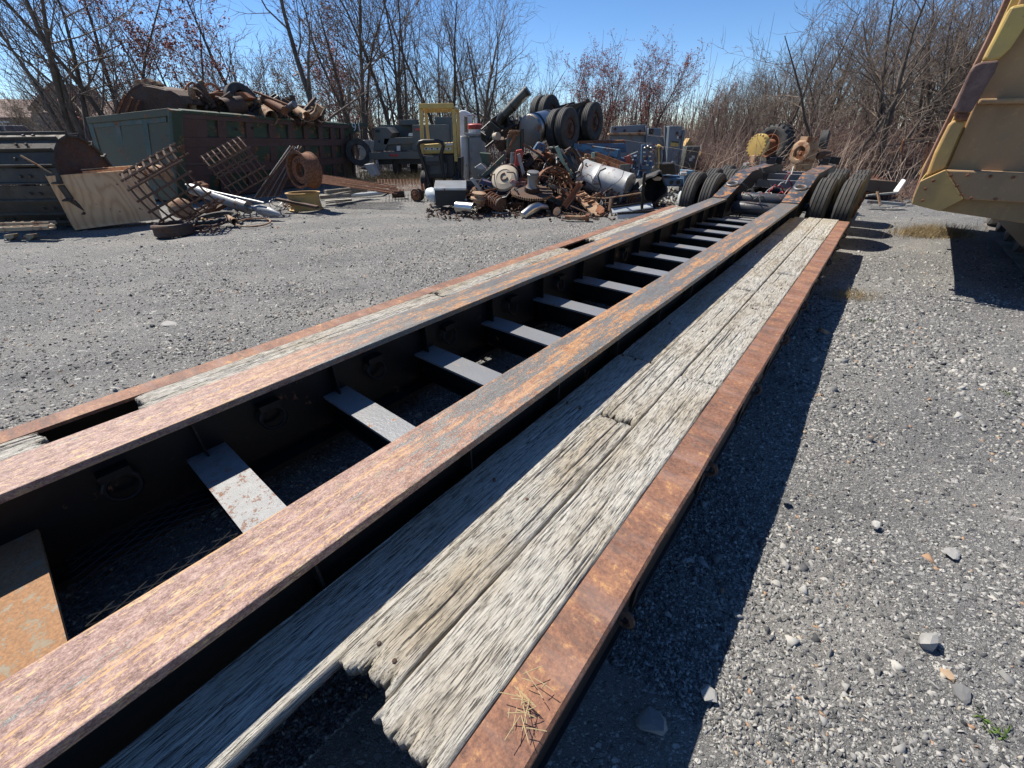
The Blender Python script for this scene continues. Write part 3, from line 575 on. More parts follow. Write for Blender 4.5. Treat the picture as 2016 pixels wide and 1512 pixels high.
# ---------------------------------------------------------------- trees
def gen_tree(seed, H, stems, lean=.25, budm=0, depth=3, wide=1.):
    r = random.Random(seed); TR_, TW, B_ = [], [], []
    def grow(p, d, L, rad, lv, out):
        k = 6 if lv == 0 else (4 if lv < 3 else 3); pts = [p.copy()]; dd = d.copy(); rr = [rad]
        for i in range(k):
            dd = (dd+Vector((r.gauss(0, 1), r.gauss(0, 1), r.gauss(0, 1)))*(.10 if lv == 0 else .17)+Vector((0, 0, .07 if lv else .04))).normalized()
            pts.append(pts[-1]+dd*(L/k)); rr.append(rad*(1-(i+1)/k*.82))
        (TR_ if lv < 1 else TW).append((pts, rr, 7 if lv == 0 else (4 if lv == 1 else 3)))
        if lv >= depth:
            if budm and r.random() < budm: B_.append(pts[-1]); B_.append(pts[-2])
            return
        n = (11, 7, 5)[lv] if lv < 3 else 3
        for j in range(n):
            t = (.22+.76*(j+r.random())/n) if lv == 0 else (.18+.8*(j+r.random())/n); f = t*k; i = min(int(f), k-1)
            q = pts[i].lerp(pts[i+1], f-i); ax = (pts[i+1]-pts[i]).normalized()
            a = r.uniform(0, 6.283); s_ = ax.orthogonal().normalized(); s_ = Quaternion(ax, a) @ s_; an = r.uniform(.45, .95)*(1 if lv else wide)
            nd = (ax*math.cos(an)+s_*math.sin(an)).normalized(); rb = rr[i]*(.42 if lv == 0 else .5)
            grow(q, nd, L*(.50 if lv == 0 else .52)*r.uniform(.6, 1.15)*(1.15-.55*t if lv == 0 else 1), max(rb, .011), lv+1, None)
    for s_ in range(stems):
        a = 6.283*s_/stems+r.uniform(-.5, .5); l = 0 if stems == 1 else lean*r.uniform(.4, 1.2)
        h = H*r.uniform(.78, 1.05)
        grow(Vector((math.cos(a)*.12*(stems > 1), math.sin(a)*.12*(stems > 1), -.15)), Vector((math.cos(a)*l, math.sin(a)*l, 1)).normalized(), h, H*(.0135 if stems > 1 else .017)*r.uniform(.8, 1.2), 0, None)
    def mesh(br, name):
        V = []; Fq = []; nb = 0
        for n in (7, 4, 3):
            for kk in (7, 5, 4):
                bs = [b for b in br if b[2] == n and len(b[0]) == kk]
                if not bs: continue
                Pn = np.array([[tuple(q) for q in b[0]] for b in bs]); Rr = np.array([b[1] for b in bs])
                t = Pn[:, -1]-Pn[:, 0]; t /= np.linalg.norm(t, axis=1)[:, None]+1e-9; rf = np.where(np.abs(t[:, 2:3]) < .9, np.array([[0, 0, 1.]]), np.array([[1., 0, 0]]))
                x = np.cross(t, rf); x /= np.linalg.norm(x, axis=1)[:, None]; y = np.cross(t, x); an = np.arange(n)*6.28318/n
                off = x[:, None]*np.cos(an)[None, :, None]+y[:, None]*np.sin(an)[None, :, None]
                v = Pn[:, :, None]+off[:, None]*Rr[:, :, None, None]; m = len(bs)
                idx = np.arange(m)[:, None, None]*(kk*n)+np.arange(kk-1)[None, :, None]*n; j = np.arange(n)[None, None]; j2 = (j+1) % n
                q = np.stack([idx+j, idx+j2, idx+n+j2, idx+n+j], -1).reshape(-1, 4)+nb
                V.append(v.reshape(-1, 3)); Fq.append(q); nb += m*kk*n
        return np.concatenate(V), np.concatenate(Fq)
    return mesh(TR_, 't'), mesh(TW, 'w'), B_
PROTO = {}; PH = {}
def proto(key, seed, H, stems, lean=.25, bud=0, twig='twig', budmat='bud', bs=.035, depth=3, wide=1.):
    (tv, tf), (wv, wf), B_ = gen_tree(seed, H, stems, lean, bud, depth, wide)
    o = []
    for nm, v, f, m in (('trunk', tv, tf, 'bark'), ('crown', wv, wf, twig)):
        q = npmesh(nm, v, f, M[m], smooth=(nm == 'trunk')); o.append(q.data); bpy.data.objects.remove(q)
    bd = None
    if B_:
        r = np.random.RandomState(seed); c = np.array([tuple(b) for b in B_]); c = np.repeat(c, 2, 0)+r.normal(0, .05, (len(c)*2, 3)); n = len(c)
        a = r.normal(0, 1, (n, 4, 3))*bs; V = (c[:, None]+a).reshape(-1, 3); f = np.array([(0, 1, 2), (0, 2, 3), (0, 3, 1), (1, 3, 2)]); Fq = (f[None]+np.arange(n)[:, None, None]*4).reshape(-1, 3)
        q = npmesh('buds', V, Fq, M[budmat]); bd = q.data; bpy.data.objects.remove(q)
    PROTO[key] = (o[0], o[1], bd); PH[key] = float(np.percentile(wv[:, 2], 99.3))
proto('clump', 1, 11, 4, .42); proto('clump2', 2, 11, 3, .25); proto('single', 3, 11.5, 1); proto('single2', 4, 10, 1); proto('slim', 5, 11, 5, .16)
proto('redmaple', 6, 9.5, 3, .22, 1., 'twigred', 'bud', .045); proto('redround', 7, 8, 6, .30, .9, 'twigred', bs=.035); proto('scrub', 8, 5.5, 6, .5); proto('scrub2', 9, 6.5, 4, .35, .35, 'twig', 'catkin', .03); proto('crooked', 10, 10, 2, .5, wide=1.25)
proto('far', 12, 9, 5, .22, depth=2); proto('far2', 13, 8, 7, .3, depth=2)
NT_ = [0]
def tree(key, px, Y, ytop, label, group=None, rz=None, name='bare_tree', tilt=0.):
    """stands on the ground under photo column px at depth Y"""
    p = P(px, 300, Y); i = NT_[0]; NT_[0] += 1
    me = PROTO[key]; H0 = PH[key]; h = P(px, ytop, Y).z
    o = thing(name, label, 'tree', (p.x, p.y, 0), rz if rz is not None else i*2.1, group); s = h/H0; o.scale = (s, s, s)
    if tilt: o.rotation_euler = (0, tilt, 0)
    for nm, d in zip(('trunk', 'crown', 'buds'), me):
        if d is not None: c = bpy.data.objects.new(nm, d); COL.objects.link(c); c.parent = o
    return o
FRONT = [('clump', 150, 21, -330, 'big bare tree clump leaning left behind the rolled crawler track', .3), ('clump2', 268, 23, -360, 'bare tree with several steep dark stems behind the brown bucket', 1.0),
 ('redmaple', 385, 25, -90, 'red budding maple rising above the loaded scrap body', 0), ('single2', 505, 27, -170, 'slender bare tree right of the red budding maple', 2), ('single', 648, 22, -300, 'dark single-trunk tree behind the right end of the scrap body', .5),
 ('slim', 715, 26, -270, 'tall many-stemmed bare tree behind the grey-green utility body', 0), ('redmaple', 690, 30, 30, 'reddish budding tree between tall grey stems left of the forklift', 2), ('slim', 790, 27, -210, 'cluster of thin straight stems just left of the forklift roof', 4),
 ('clump2', 880, 29, -160, 'tall forked bare tree directly behind the yellow forklift', 2.2), ('slim', 945, 29, -110, 'many-stemmed bare tree behind the white truck cab', 1.2), ('crooked', 1000, 31, 50, 'bare tree whose long limb reaches right above the exhaust stack', 3.4),
 ('redround', 1180, 34, 88, 'rounded red-tipped maple behind the overturned truck wheels', 0), ('redround', 1262, 34, 84, 'rounded red-tipped maple above the blue-grey steel hopper', 2.3), ('single2', 1490, 24, 135, 'upright bare tree left of the loader tyre', 1), ('redmaple', 1400, 33, 165, 'small red-flushed tree behind the grey cabinet', 1.5),
 ('single', 1530, 20, 40, 'bare tree rising straight behind the yellow loader axle', 3), ('crooked', 1655, 16.5, -90, 'crooked dark tree above the trailer tyres', .2), ('clump', 1745, 17, -190, 'forked dark-limbed tree left of the yellow dump body', 2.7), ('clump2', 1840, 19, -200, 'tall bare tree half hidden by the yellow dump body', 1.4), ('crooked', 1590, 19, -20, 'spreading bare tree behind the rusty gear housing', 4.2)]
for k, px, Y, h, lb, rz in FRONT: tree(k, px, Y, h, lb, rz=rz)
r = random.Random(5)
for i in range(20): tree(r.choice(('far', 'far2', 'scrub2', 'scrub', 'scrub2')), 20+i*52+r.uniform(-20, 20), r.uniform(31, 46), r.uniform(60, 190), 'thin bare tree in the far thicket left of the sky gap', 'trees of the far thicket')
for i in range(10): tree(r.choice(('scrub', 'scrub2', 'far2')), 1040+i*40+r.uniform(-15, 15), r.uniform(38, 52), r.uniform(180, 228), 'low bare tree at the foot of the open sky', 'low trees under the open sky')
for i in range(28):
    px = 1395+i*19+r.uniform(-12, 12); f = (px-1400)/500
    tree(r.choice(('far', 'slim', 'crooked', 'clump', 'crooked', 'clump2')), px, r.uniform(21, 31)-4*f, float(np.interp(px, [1400, 1560, 1700, 1900], [150, 55, -30, -120]))+r.uniform(-25, 60), 'tangled bare tree in the dense wood on the right', 'trees of the dense wood on the right')
# ---------------------------------------------------------------- brambles, grass
def stems(name, n, area, hmin, hmax, rad, mat, label, seed, bend=.6, twigs=0):
    rs = np.random.RandomState(seed); pos = area(n, rs); n = len(pos); h = rs.uniform(hmin, hmax, n)*pos[:, 2]
    a = rs.uniform(0, 6.283, n); l = np.abs(rs.normal(0, bend, n))*h; dx = np.cos(a)*l; dy = np.sin(a)*l
    t = np.array([0, .5, 1.]); w = rad*np.array([1, .8, .35])
    cx_ = pos[:, 0:1]+dx[:, None]*t**2*.8+rs.normal(0, .05, (n, 3))*h[:, None]; cy_ = pos[:, 1:2]+dy[:, None]*t**2*.8; cz_ = h[:, None]*(t*1.15-.25*t**2*np.minimum(1.5, (l/h))[:, None])
    an = np.arange(3)*2.094; V = np.stack([cx_[..., None]+np.cos(an)*w[:, None], cy_[..., None]+np.sin(an)*w[:, None], np.broadcast_to(cz_[..., None], (n, 3, 3))+.3*np.sin(an)*w[:, None]], -1).reshape(-1, 3)
    f = []
    for i in range(2):
        for j in range(3): f.append((i*3+j, i*3+(j+1) % 3, i*3+3+(j+1) % 3, i*3+3+j))
    Fq = (np.array(f)[None]+np.arange(n)[:, None, None]*9).reshape(-1, 4)
    tag(npmesh(name, V, Fq, M[mat], attr=np.repeat(rs.beta(2, 2, n), 9)), kind='stuff', label=label)
def pxarea(pa, pb, Ya, Yb, k=1., clump=True):
    def f(n, rs):
        px = rs.uniform(pa, pb, n); Y = rs.uniform(Ya, Yb, n); A = np.tan(np.arctan((px-1008)/(FPX*math.cos(PITCH)+0*px+430*math.sin(PITCH))))
        x = Y*A; z = np.clip(-.25+fbm(x*.7, Y*.7, 3)*2.3, .3, 1.6)*rs.uniform(.5, 1.15, n) if clump else np.ones(n); return np.stack([x, Y, z*k], -1)
    return f
stems('bramble', 15000, pxarea(1330, 2000, 16.6, 24), .4, 1.75, .010, 'brush', 'reddish brown brambles behind the trailer', 1, 1.0)
stems('bramble', 900, pxarea(1390, 1640, 13.4, 16.6, .6), .3, 1.1, .009, 'brush', 'reddish brown brambles round the loader axle', 14, 1.1)
stems('bramble', 2500, pxarea(1640, 1850, 12.2, 14.5, .55), .4, 1.5, .009, 'brush', 'reddish brown brambles beside the dump body', 4, .9)
stems('bramble', 9000, pxarea(-150, 1340, 25, 36), .5, 2.0, .013, 'brush', 'dull brown undergrowth along the far tree line', 2, .5)
stems('bramble', 4500, pxarea(-200, 330, 18, 25), .4, 1.8, .011, 'brush', 'dull brown undergrowth behind the crawler track', 3, .6)
stems('far_wood', 9000, pxarea(-400, 2400, 50, 75, 1.), 2.5, 6.5, .035, 'brush', 'low far wood closing the horizon behind the trees', 21, .25)
stems('dry_grass', 6000, lambda n, rs: np.stack([rs.normal(-4.4, 1.7, n), rs.normal(20.5, 1.8, n), rs.uniform(.3, 1, n)], -1), .1, .42, .006, 'grass', 'pale dry grass under the utility body', 5, .5)
stems('dry_grass', 2600, lambda n, rs: np.stack([rs.normal(G(1836, 462).x, .34, n), rs.normal(G(1836, 462).y, .16, n), rs.uniform(.2, 1, n)], -1), .05, .24, .003, 'grass', 'tawny dry grass at the edge of the dump body shadow', 6, .9)
stems('dry_grass', 500, lambda n, rs: np.stack([rs.normal(4.15, .16, n), rs.normal(4.75, .1, n), rs.uniform(.4, 1, n)], -1), .03, .10, .002, 'grass', 'small withered tuft on the gravel', 7, 1.)
stems('bramble', 260, pxarea(1690, 1752, 13.0, 14.0, .5, False), .5, 1.0, .010, 'redstem', 'orange-red stems in the brambles behind the trailer tires', 15, .6)
stems('bramble', 170, pxarea(1380, 1830, 13.2, 17, 1., False), .9, 2.0, .011, 'palestem', 'long pale dead stems leaning through the brambles', 16, 1.3)
for q, (a, b_, n) in enumerate(((1712, 632, 40), (1940, 1425, 22), (1982, 775, 14))):
    g = G(a, b_); rs = np.random.RandomState(q); mb = MB()
    for k in range(n):
        an = rs.uniform(0, 6.28); d = Vector((math.cos(an), math.sin(an), 0)); L = rs.uniform(.012, .034); o_ = g+Vector((rs.normal(0, .02), rs.normal(0, .02), -.005)); s_ = d.cross(Vector((0, 0, 1)))*.003
        mb.add([o_-s_, o_+s_, o_+d*L*.6+Vector((0, 0, L*.7))+s_*.8, o_+d*L+Vector((0, 0, L*.75)), o_+d*L*.6+Vector((0, 0, L*.7))-s_*.8], [(0, 1, 2, 3, 4)])
    tag(mb.build('weed', M['weed']), ('small green weed beside the trailer shadow', 'small green weed near the bottom right corner', 'tiny green weed at the right edge')[q], 'weed')
# straw on the near rail
mb = MB(); rr = random.Random(2); c0 = T(-.245, .33, 1.162)
for k in range(26):
    c = c0+Vector((rr.gauss(0, .02), rr.gauss(0, .035), .002+.006*rr.random())); a = rr.uniform(0, 6.28); L = rr.uniform(.01, .035); d = Vector((math.cos(a), math.sin(a), rr.uniform(-.1, .1)))*L; mb.tube([c-d, c+d*.1+Vector((0, 0, .002)), c+d], .0011, 4)
o = mb.build('straw', M['straw']); o.rotation_euler = (0, 0, -AZ); tag(o, 'wisps of straw lying on the rusty near side rail', 'straw', kind='stuff')
# house far left
b = thing('house', 'long low house with a brown roof and a grey gable beyond the left trees', 'house', P(60, 250, 48))
for nm, m, pts, dep, Y in (('wall', 'siding', [(-60, 270), (262, 268), (262, 232), (-60, 236)], 7, 48), ('gable', 'siding', [(62, 270), (128, 270), (128, 215), (98, 170), (62, 215)], 1.2, 47)):
    mb = MB(); mb.prism([P(x, y, Y) for x, y in pts], (0, dep, 0)); mb.build(nm, M[m], b, True)
mb = MB(); a = [P(-80, 238, 47.5), P(268, 234, 47.5), P(235, 205, 52), P(-60, 199, 52)]; mb.prism(a, (0, .1, .25)); mb.build('roof', M['roofbrown'], b, True)
mb = MB(); c = P(98, 168, 46.6); e1 = P(56, 218, 46.6); e2 = P(134, 218, 46.6)
for e_ in (e1, e2): mb.prism([c, e_, e_+Vector((0, 5, 0)), c+Vector((0, 5, 0))], (0, 0, .2))
mb.build('gable_roof', M['roofbrown'], b, True)
# ---------------------------------------------------------------- left yard
def pxs(pts, Y): return [P(x, y, Y) for x, y in pts]
def plate(mb, pts, Y, dep=.03, dy=1.): return mb.prism(pxs(pts, Y) if not isinstance(Y, (list, tuple)) else [P(x, y, q) for (x, y), q in zip(pts, Y)], Vector((0, dy, 0))*dep)
def one(name, label, cat, mb, mat, group=None, smooth=False, bevel=0, kind=None): return tag(mb.build(name, M[mat] if isinstance(mat, str) else mat, smooth=smooth, bevel=bevel), label, cat, group, kind)
# loaded scrap body ------------------------------------------------
Yn, Yf = 13.2, 20.5
ntop, nbot = P(338, 220, Yn), P(352, 398, Yn); ftop = P(690, 247, Yf); fbot = P(700, 352, Yf); nbot.z = .05; fbot.z = .05
ltop = P(176, 237, 14.6); lbot = P(206, 356, 14.6); lbot.z = .15
SB = thing('scrap_container', 'huge maroon and green dump body heaped with rusty scrap', 'dump body', (nbot.x, nbot.y, 0))
sn = (ftop-ntop).cross(nbot-ntop).normalized(); sn = sn if sn.y < 0 else -sn
fn = (ltop-ntop).cross(nbot-ntop).normalized(); fn = fn if fn.y < 0 else -fn
def sp(a, b, off=0.): return ntop.lerp(ftop, a).lerp(nbot.lerp(fbot, a), b)+sn*off
def fp(a, b, off=0.): return ntop.lerp(ltop, a).lerp(nbot.lerp(lbot, a), b)+fn*off
def slab(mb, f, a0, a1, b0, b1, o0, o1): return mb.hexa([f(a0, b1, o0), f(a1, b1, o0), f(a1, b0, o0), f(a0, b0, o0), f(a0, b1, o1), f(a1, b1, o1), f(a1, b0, o1), f(a0, b0, o1)])
mb = MB(); slab(mb, sp, .0, 1, .02, 1, -.05, 0); mb.build('side_wall', M['teal'], SB, True)
mb = MB(); slab(mb, fp, .0, 1, .02, 1, -.05, 0); mb.build('end_wall', M['green'], SB, True)
bk = ltop+(ftop-ntop); mb = MB(); mb.hexa([lbot, lbot+(fbot-nbot), bk+Vector((0, 0, -.3)), ltop+Vector((0, 0, -.1))]+[q+Vector((-.06, .02, 0)) for q in (lbot, lbot+(fbot-nbot), bk+Vector((0, 0, -.3)), ltop+Vector((0, 0, -.1)))]); mb.build('far_wall', M['green'], SB, True)
mb = MB(); q = [sp(0, .25, -.06), sp(1, .25, -.06), bk+Vector((0, 0, -.5)), ltop+Vector((0, 0, -.5))]; mb.prism(q, (0, 0, -.06)); mb.build('load_floor', M['rustdark'], SB, True)
bb_ = [(0, .05), (.25, .36), (.58, .70), (.93, 1.0)]
for b0, b1 in bb_: mb = MB(); slab(mb, sp, .0, 1, b0, b1, .003, .075); mb.build('rail', M['maroon'], SB, True, bevel=.008)
ed = [0, .085, .17, .30, .42, .53, .63, .73, .82, .90, .985]
for i, a in enumerate(ed):
    wd = .085 if i == 0 else .04-.012*i/10
    for (b0, b1) in ((.052, .248), (.362, .578), (.702, .928)):
        mb = MB(); slab(mb, sp, a, min(1, a+wd), b0, b1, .004, .07); mb.build('rib', M['maroon'], SB, True, bevel=.006)
mb = MB(); slab(mb, sp, -.012, .028, -.03, 1, -.02, .11); mb.build('corner_post', M['teal'], SB, True, bevel=.015)
mb = MB(); slab(mb, sp, .028, 1.0, -.035, -.002, -.04, .09); mb.build('top_rail', M['teal'], SB, True, bevel=.01)
mb = MB(); slab(mb, fp, 0, 1.01, -.035, .045, -.02, .06); mb.build('end_cap', M['green'], SB, True, bevel=.01)
for a in (.28, .62, .965): mb = MB(); slab(mb, fp, a, a+.06, .046, 1, .004, .02); mb.build('end_rib', M['dkgreen'], SB, True)
mb = MB(); slab(mb, fp, .06, .28, .046, .10, .004, .02); slab(mb, fp, .34, .62, .046, .10, .004, .02); slab(mb, fp, .68, .96, .046, .10, .004, .02); mb.build('end_rib', M['dkgreen'], SB, True)
mb = MB(); mb.prism([P(684, 243, Yf-.15), P(726, 242, Yf-.15), P(722, 248, Yf-.15), P(697, 263, Yf-.15), P(684, 262, Yf-.15)], (0, .12, 0)); wg = mb.build('spill_guard', M['teal'], SB, True)
cu = bpy.data.curves.new('lettering', 'FONT'); cu.body = '91'; cu.size = .42; cu.extrude = .004; cu.materials.append(M['lettering'])
lt = bpy.data.objects.new('lettering_curve', cu); COL.objects.link(lt); bpy.context.view_layer.update(); lm_ = bpy.data.meshes.new_from_object(lt); bpy.data.objects.remove(lt); lt = bpy.data.objects.new('lettering', lm_); COL.objects.link(lt); lt.parent = SB; lp = P(694, 258, Yf-.17); lt.location = MW[SB].inverted() @ lp; lt.rotation_euler = (R(90), 0, R(-4))
for a, b_ in ((.10, .52), (.25, .14), (.33, .12), (.95, .2), (.72, .16)):
    mb = MB(); c = sp(a, b_, .08); mb.lathe([(.05, 0), (.05, .006)], c-sn*.0, sn, 12); mb.build('drain_hole', M['black'], SB, True)
# load on top
def arcbuck():
    t = thing('bucket', 'big dark brown excavator bucket lying on its back at the left end of the load', 'bucket', P(285, 215, 15))
    c = P(292, 224, 14.3); pr = []
    ax = (P(345, 224, 14.9)-P(238, 226, 14.5)); 
    pts = [(226, 228), (234, 205), (250, 188), (262, 176), (278, 168), (300, 172), (325, 178), (345, 190), (358, 205), (352, 226)]
    mb = MB(); mb.prism(pxs(pts, 14.2), (.15, .06, 0)); mb.build('side_plate', M['rustdark'], t, True, bevel=.02)
    mb = MB(); mb.prism(pxs(pts, 15.6), (.15, .06, 0)); mb.build('side_plate', M['rustdark'], t, True, bevel=.02)
    for i in range(1, 9):
        a, b = P(*pts[i-1], 14.25), P(*pts[i], 14.25); mb = MB(); d = Vector((.1, 1.35, 0)); mb.hexa([a, b, b+d, a+d]+[q+Vector((0, 0, .04)) for q in (a, b, b+d, a+d)]); mb.build('shell_plate', M['rustdark'], t, True)
    for x, y in ((268, 160), (284, 158), (300, 163)): mb = MB(); mb.prism(pxs([(x-6, y+10), (x-5, y-2), (x+5, y-4), (x+12, y+3), (x+8, y+10)], 14.5), (0, .25, 0)); mb.build('ear', M['rusttan'], t, True, bevel=.01)
    for k in range(3):
        a = P(246+k*14, 186+k*6, 14.1); b = P(232+k*16, 222, 14.0); mb = MB(); mb.bar(a, b, .06, .05); mb.build('brace', M['rust'], t, True)
arcbuck()
def spoked(px, py, Y, Rr, label, tilt, sp_=6):
    t = thing('iron_wheel', label, 'wheel', P(px, py, Y)); ax = Vector(tilt).normalized(); mb = MB(); mb.ring((0, 0, 0), ax, Rr, .05, 28, 8); mb.build('rim', M['rust'], t, smooth=True)
    mb = MB(); mb.lathe([(.1, -.1), (.1, .1)], (0, 0, 0), ax, 14); mb.build('hub', M['rustdark'], t, smooth=True)
    x = ax.orthogonal().normalized()
    for k in range(sp_): d = Quaternion(ax, 6.283*k/sp_) @ x; mb = MB(); mb.bar(d*.09, d*(Rr-.03), .07, .04, ax); mb.build('spoke', M['rust'], t)
spoked(392, 212, 15.3, .45, 'spoked rusty iron wheel beside the brown bucket on the load', (.35, -1, .25))
mb = MB(); mb.ring(P(452, 234, 16.2), (.25, -1, .45), .8, .07, 26, 8, 3.0, -1.5); one('hoop', 'broad orange-rust hoop lying over the middle of the load', 'hoop', mb, 'rustorange', smooth=True)
mb = MB(); plate(mb, [(392, 183), (478, 181), (490, 192), (482, 197), (420, 196)], 16., .5); one('rusty_plate', 'orange rusty sheet across the top of the load', 'sheet', mb, 'rustorange', bevel=.01)
def tirething(label, loc, ax, R0=.5, w=.28, rim=None, lug=0, grooves=3, r=.29):
    t = thing('tire', label, 'tire', loc); q = Vector((1, 0, 0)).rotation_difference(Vector(ax).normalized()); t.rotation_mode = 'QUATERNION'; t.rotation_quaternion = q
    o = tire_mesh(R0, w, grooves, r, lug).build('tread', M['rubber'], t, smooth=not lug)
    if rim: rim_mesh(r, w*.85).build('rim', M[rim], t, smooth=True)
    return t
tirething('worn black tire standing in the middle of the load', P(478, 200, 16.2), (1, -.5, .35), .52, .3)
mb = MB(); mb.ring(P(420, 230, 15.6), (-.2, -1, .6), .6, .05, 26, 8, 3.0, -1.5); one('hoop', 'dark rusty hoop leaning behind the spoked wheel on the load', 'hoop', mb, 'rustdark', smooth=True)
mb = MB(); mb.pipe(P(440, 214, 15.4), P(476, 206, 16), .26, .03, 22); one('drum', 'dark rusty drum lying in the middle of the load', 'drum', mb, 'rustdark', smooth=True)
mb = MB(); plate(mb, [(430, 172), (444, 168), (462, 176), (448, 180)], 16.4, .4); one('bracket', 'pale bent bracket at the very top of the load', 'bracket', mb, 'galvdull')
mb = MB(); plate(mb, [(472, 176), (482, 174), (494, 186), (488, 190), (474, 188)], 16.8, .35); one('seat_shell', 'dark green shell piece next to the black tire on the load', 'panel', mb, 'dkgreen', bevel=.02)
for k, (a, b, rr_, m, lb) in enumerate((((500, 180), (580, 212), .035, 'rust', 'long thin rusty rod sloping down the right of the load'), ((548, 226), (580, 205), .10, 'steel', 'dark steel pipe end pointing up right on the load'), ((505, 210), (535, 232), .22, 'rusttan', 'tan rusty can lying at the front of the load'),
    ((585, 218), (604, 230), .15, 'rusttan', 'short open tan pipe near the right end of the load'), ((604, 228), (620, 222), .09, 'rusttan', 'lower leg of the bent tan pipe'), ((520, 196), (560, 218), .13, 'rust', 'brown pipe under the thin rod'), ((460, 220), (520, 232), .09, 'rustorange', 'orange pipe along the front edge of the load'))):
    if lb.startswith('lower leg'): continue
    mb = MB(); A, B = P(*a, 16.8), P(*b, 16.3); (mb.pipe if 'open' in lb or 'can' in lb else mb.cyl)(A, B, rr_); one('pipe' if 'pipe' in lb else ('rod' if 'rod' in lb else 'can'), lb, 'pipe', mb, m, smooth=True)
mb = MB(); mb.tube([P(606, 232, 17), P(618, 228, 17), P(624, 222, 17), P(630, 208, 17)], [.10, .11, .11, .13], 12); one('bent_pipe', 'tan elbow pipe sticking up at the right end of the load', 'pipe', mb, 'rusttan', smooth=True)
rr = random.Random(8)
for k in range(74):   # small pieces of the load
    t_ = rr.random(); px = 372+t_*235; Y = 14.6+t_*3.2+rr.random()*1.6; py = 234+t_*6-rr.random()**.8*(62-t_*34); c = P(px, py, Y); mb = MB(); kd = k % 4
    Q = Quaternion((rr.gauss(0, 1), rr.gauss(0, 1), rr.gauss(0, 1)), rr.uniform(0, 3)); m_ = Q.to_matrix()
    if kd == 0: mb.box(c, (rr.uniform(.3, .8), rr.uniform(.06, .2), .03), m_)
    elif kd == 1: d = m_ @ Vector((rr.uniform(.2, .5), 0, 0)); mb.pipe(c-d, c+d, rr.uniform(.05, .11), .012, 12)
    elif kd == 2: mb.ring(c, m_ @ Vector((0, 0, 1)), rr.uniform(.15, .3), .035, 16, 6)
    else: d = m_ @ Vector((rr.uniform(.3, .7), 0, 0)); mb.bar(c-d, c+d, .10, .03); mb.bar(c-d+m_ @ Vector((0, .05, .05)), c+d+m_ @ Vector((0, .05, .05)), .03, .10)
    one('scrap_piece', 'small rusty offcut mixed into the load of the big dump body', 'scrap', mb, ('rust', 'rustdark', 'rustorange', 'rustdark', 'steel', 'rusttan', 'rustdark', 'black')[k % 8], 'offcuts in the loaded body', smooth=kd in (1, 2))
mb = MB()
for k in range(1500):
    t_ = rr.random(); c = P(345+t_*290, 238+t_*8-rr.random()**1.3*(52-t_*28), 14.4+t_*3.5+rr.random()*1.8); Q = Quaternion((rr.gauss(0, 1), rr.gauss(0, 1), rr.gauss(0, 1)), rr.uniform(0, 3)).to_matrix(); mb.box(c, (rr.uniform(.05, .3), rr.uniform(.03, .12), rr.uniform(.02, .08)), Q)
o = mb.build('scrap_fill', M['rustdark']); tag(o, 'loose rusty bits filling the dump body', kind='stuff')
# rolled crawler track ------------------------------------------------
TK = thing('crawler_track', 'huge rolled-up crawler track of wide grouser plates at the left edge', 'track', P(60, 380, 9.8)); base = P(60, 380, 9.8)
c = Vector((-9.9, 10.35, .92)); axd = (P(135, 300, 9.6)-P(20, 298, 9.6)); axd.z = 0; axd.normalize(); up = Vector((0, 0, 1)); fw = axd.cross(up)
if fw.y < 0: fw = -fw
Rr, Rz, L = .72, .86, 2.6; n = 17; right = P(116, 330, 9.35); c = Vector((right.x, 9.95, .93)); 
el = []
for k in range(n):
    a0 = 6.283*k/n; a1 = 6.283*(k+1)/n-.03
    f = lambda a, r: c+fw*(-math.cos(a)*(Rr+r))+up*(math.sin(a)*(Rz+r))
    p0, p1, q0, q1 = f(a0, 0), f(a1, 0), f(a0, -.05), f(a1, -.05); ln = L; g0, g1 = f(a0, .055), f(a0+.03, .055)
    mb = MB(); mb.hexa([q0, q1, q1-axd*ln, q0-axd*ln, p0, p1, p1-axd*ln, p0-axd*ln]); s0, s1 = f(a0, 0), f(a0+.05, 0); mb.hexa([s0, s1, s1-axd*ln, s0-axd*ln, g0, g1, g1-axd*ln, g0-axd*ln])
    sh = mb.build('track_shoe', M['trackshoe'], TK, True, bevel=.008)
    for w in (.55, .75, 1.75, 1.95):
        mb = MB(); mb.lathe([(.03, 0), (.03, .03), (.02, .04)], f((a0+a1)/2, 0)-axd*w, (f(a0, 1)-f(a0, 0)), 6); mb.build('bolt_head', M['trackshoe'], sh, True)
for w in (.35, .9, 1.9):
    for k in range(n):
        a0 = 6.283*k/n; a = 6.283*(k+.95)/n; f = lambda a, r: c+fw*(-math.cos(a)*(Rr+r))+up*(math.sin(a)*(Rz+r))-axd*w
        mb = MB(); mb.bar(f(a0, -.13), f(a, -.13), .07, .15, f(a0, 0)-f(a0, -1)); mb.build('track_link', M['rustdark'], TK, True)
mb = MB(); mb.prism([c+fw*(-math.cos(a)*(Rr-.05))+up*(math.sin(a)*(Rz-.05))-axd*.06 for a in np.linspace(0, 6.283, 33)[:-1]], axd*-.3); mb.build('inner_coil', M['rustdark'], TK, True)
mb = MB(); mb.bar(P(40, 306, 9.1), P(113, 347, 9.3), .035, .03); one('lath', 'thin pale wooden lath leaning on the rolled crawler track', 'lath', mb, 'rusttan')
mb = MB(); mb.bar(P(96, 331, 9.4), P(131, 345, 9.5), .05, .03); one('lath', 'short wooden batten on the left corner of the plywood crate', 'batten', mb, 'rusttan')
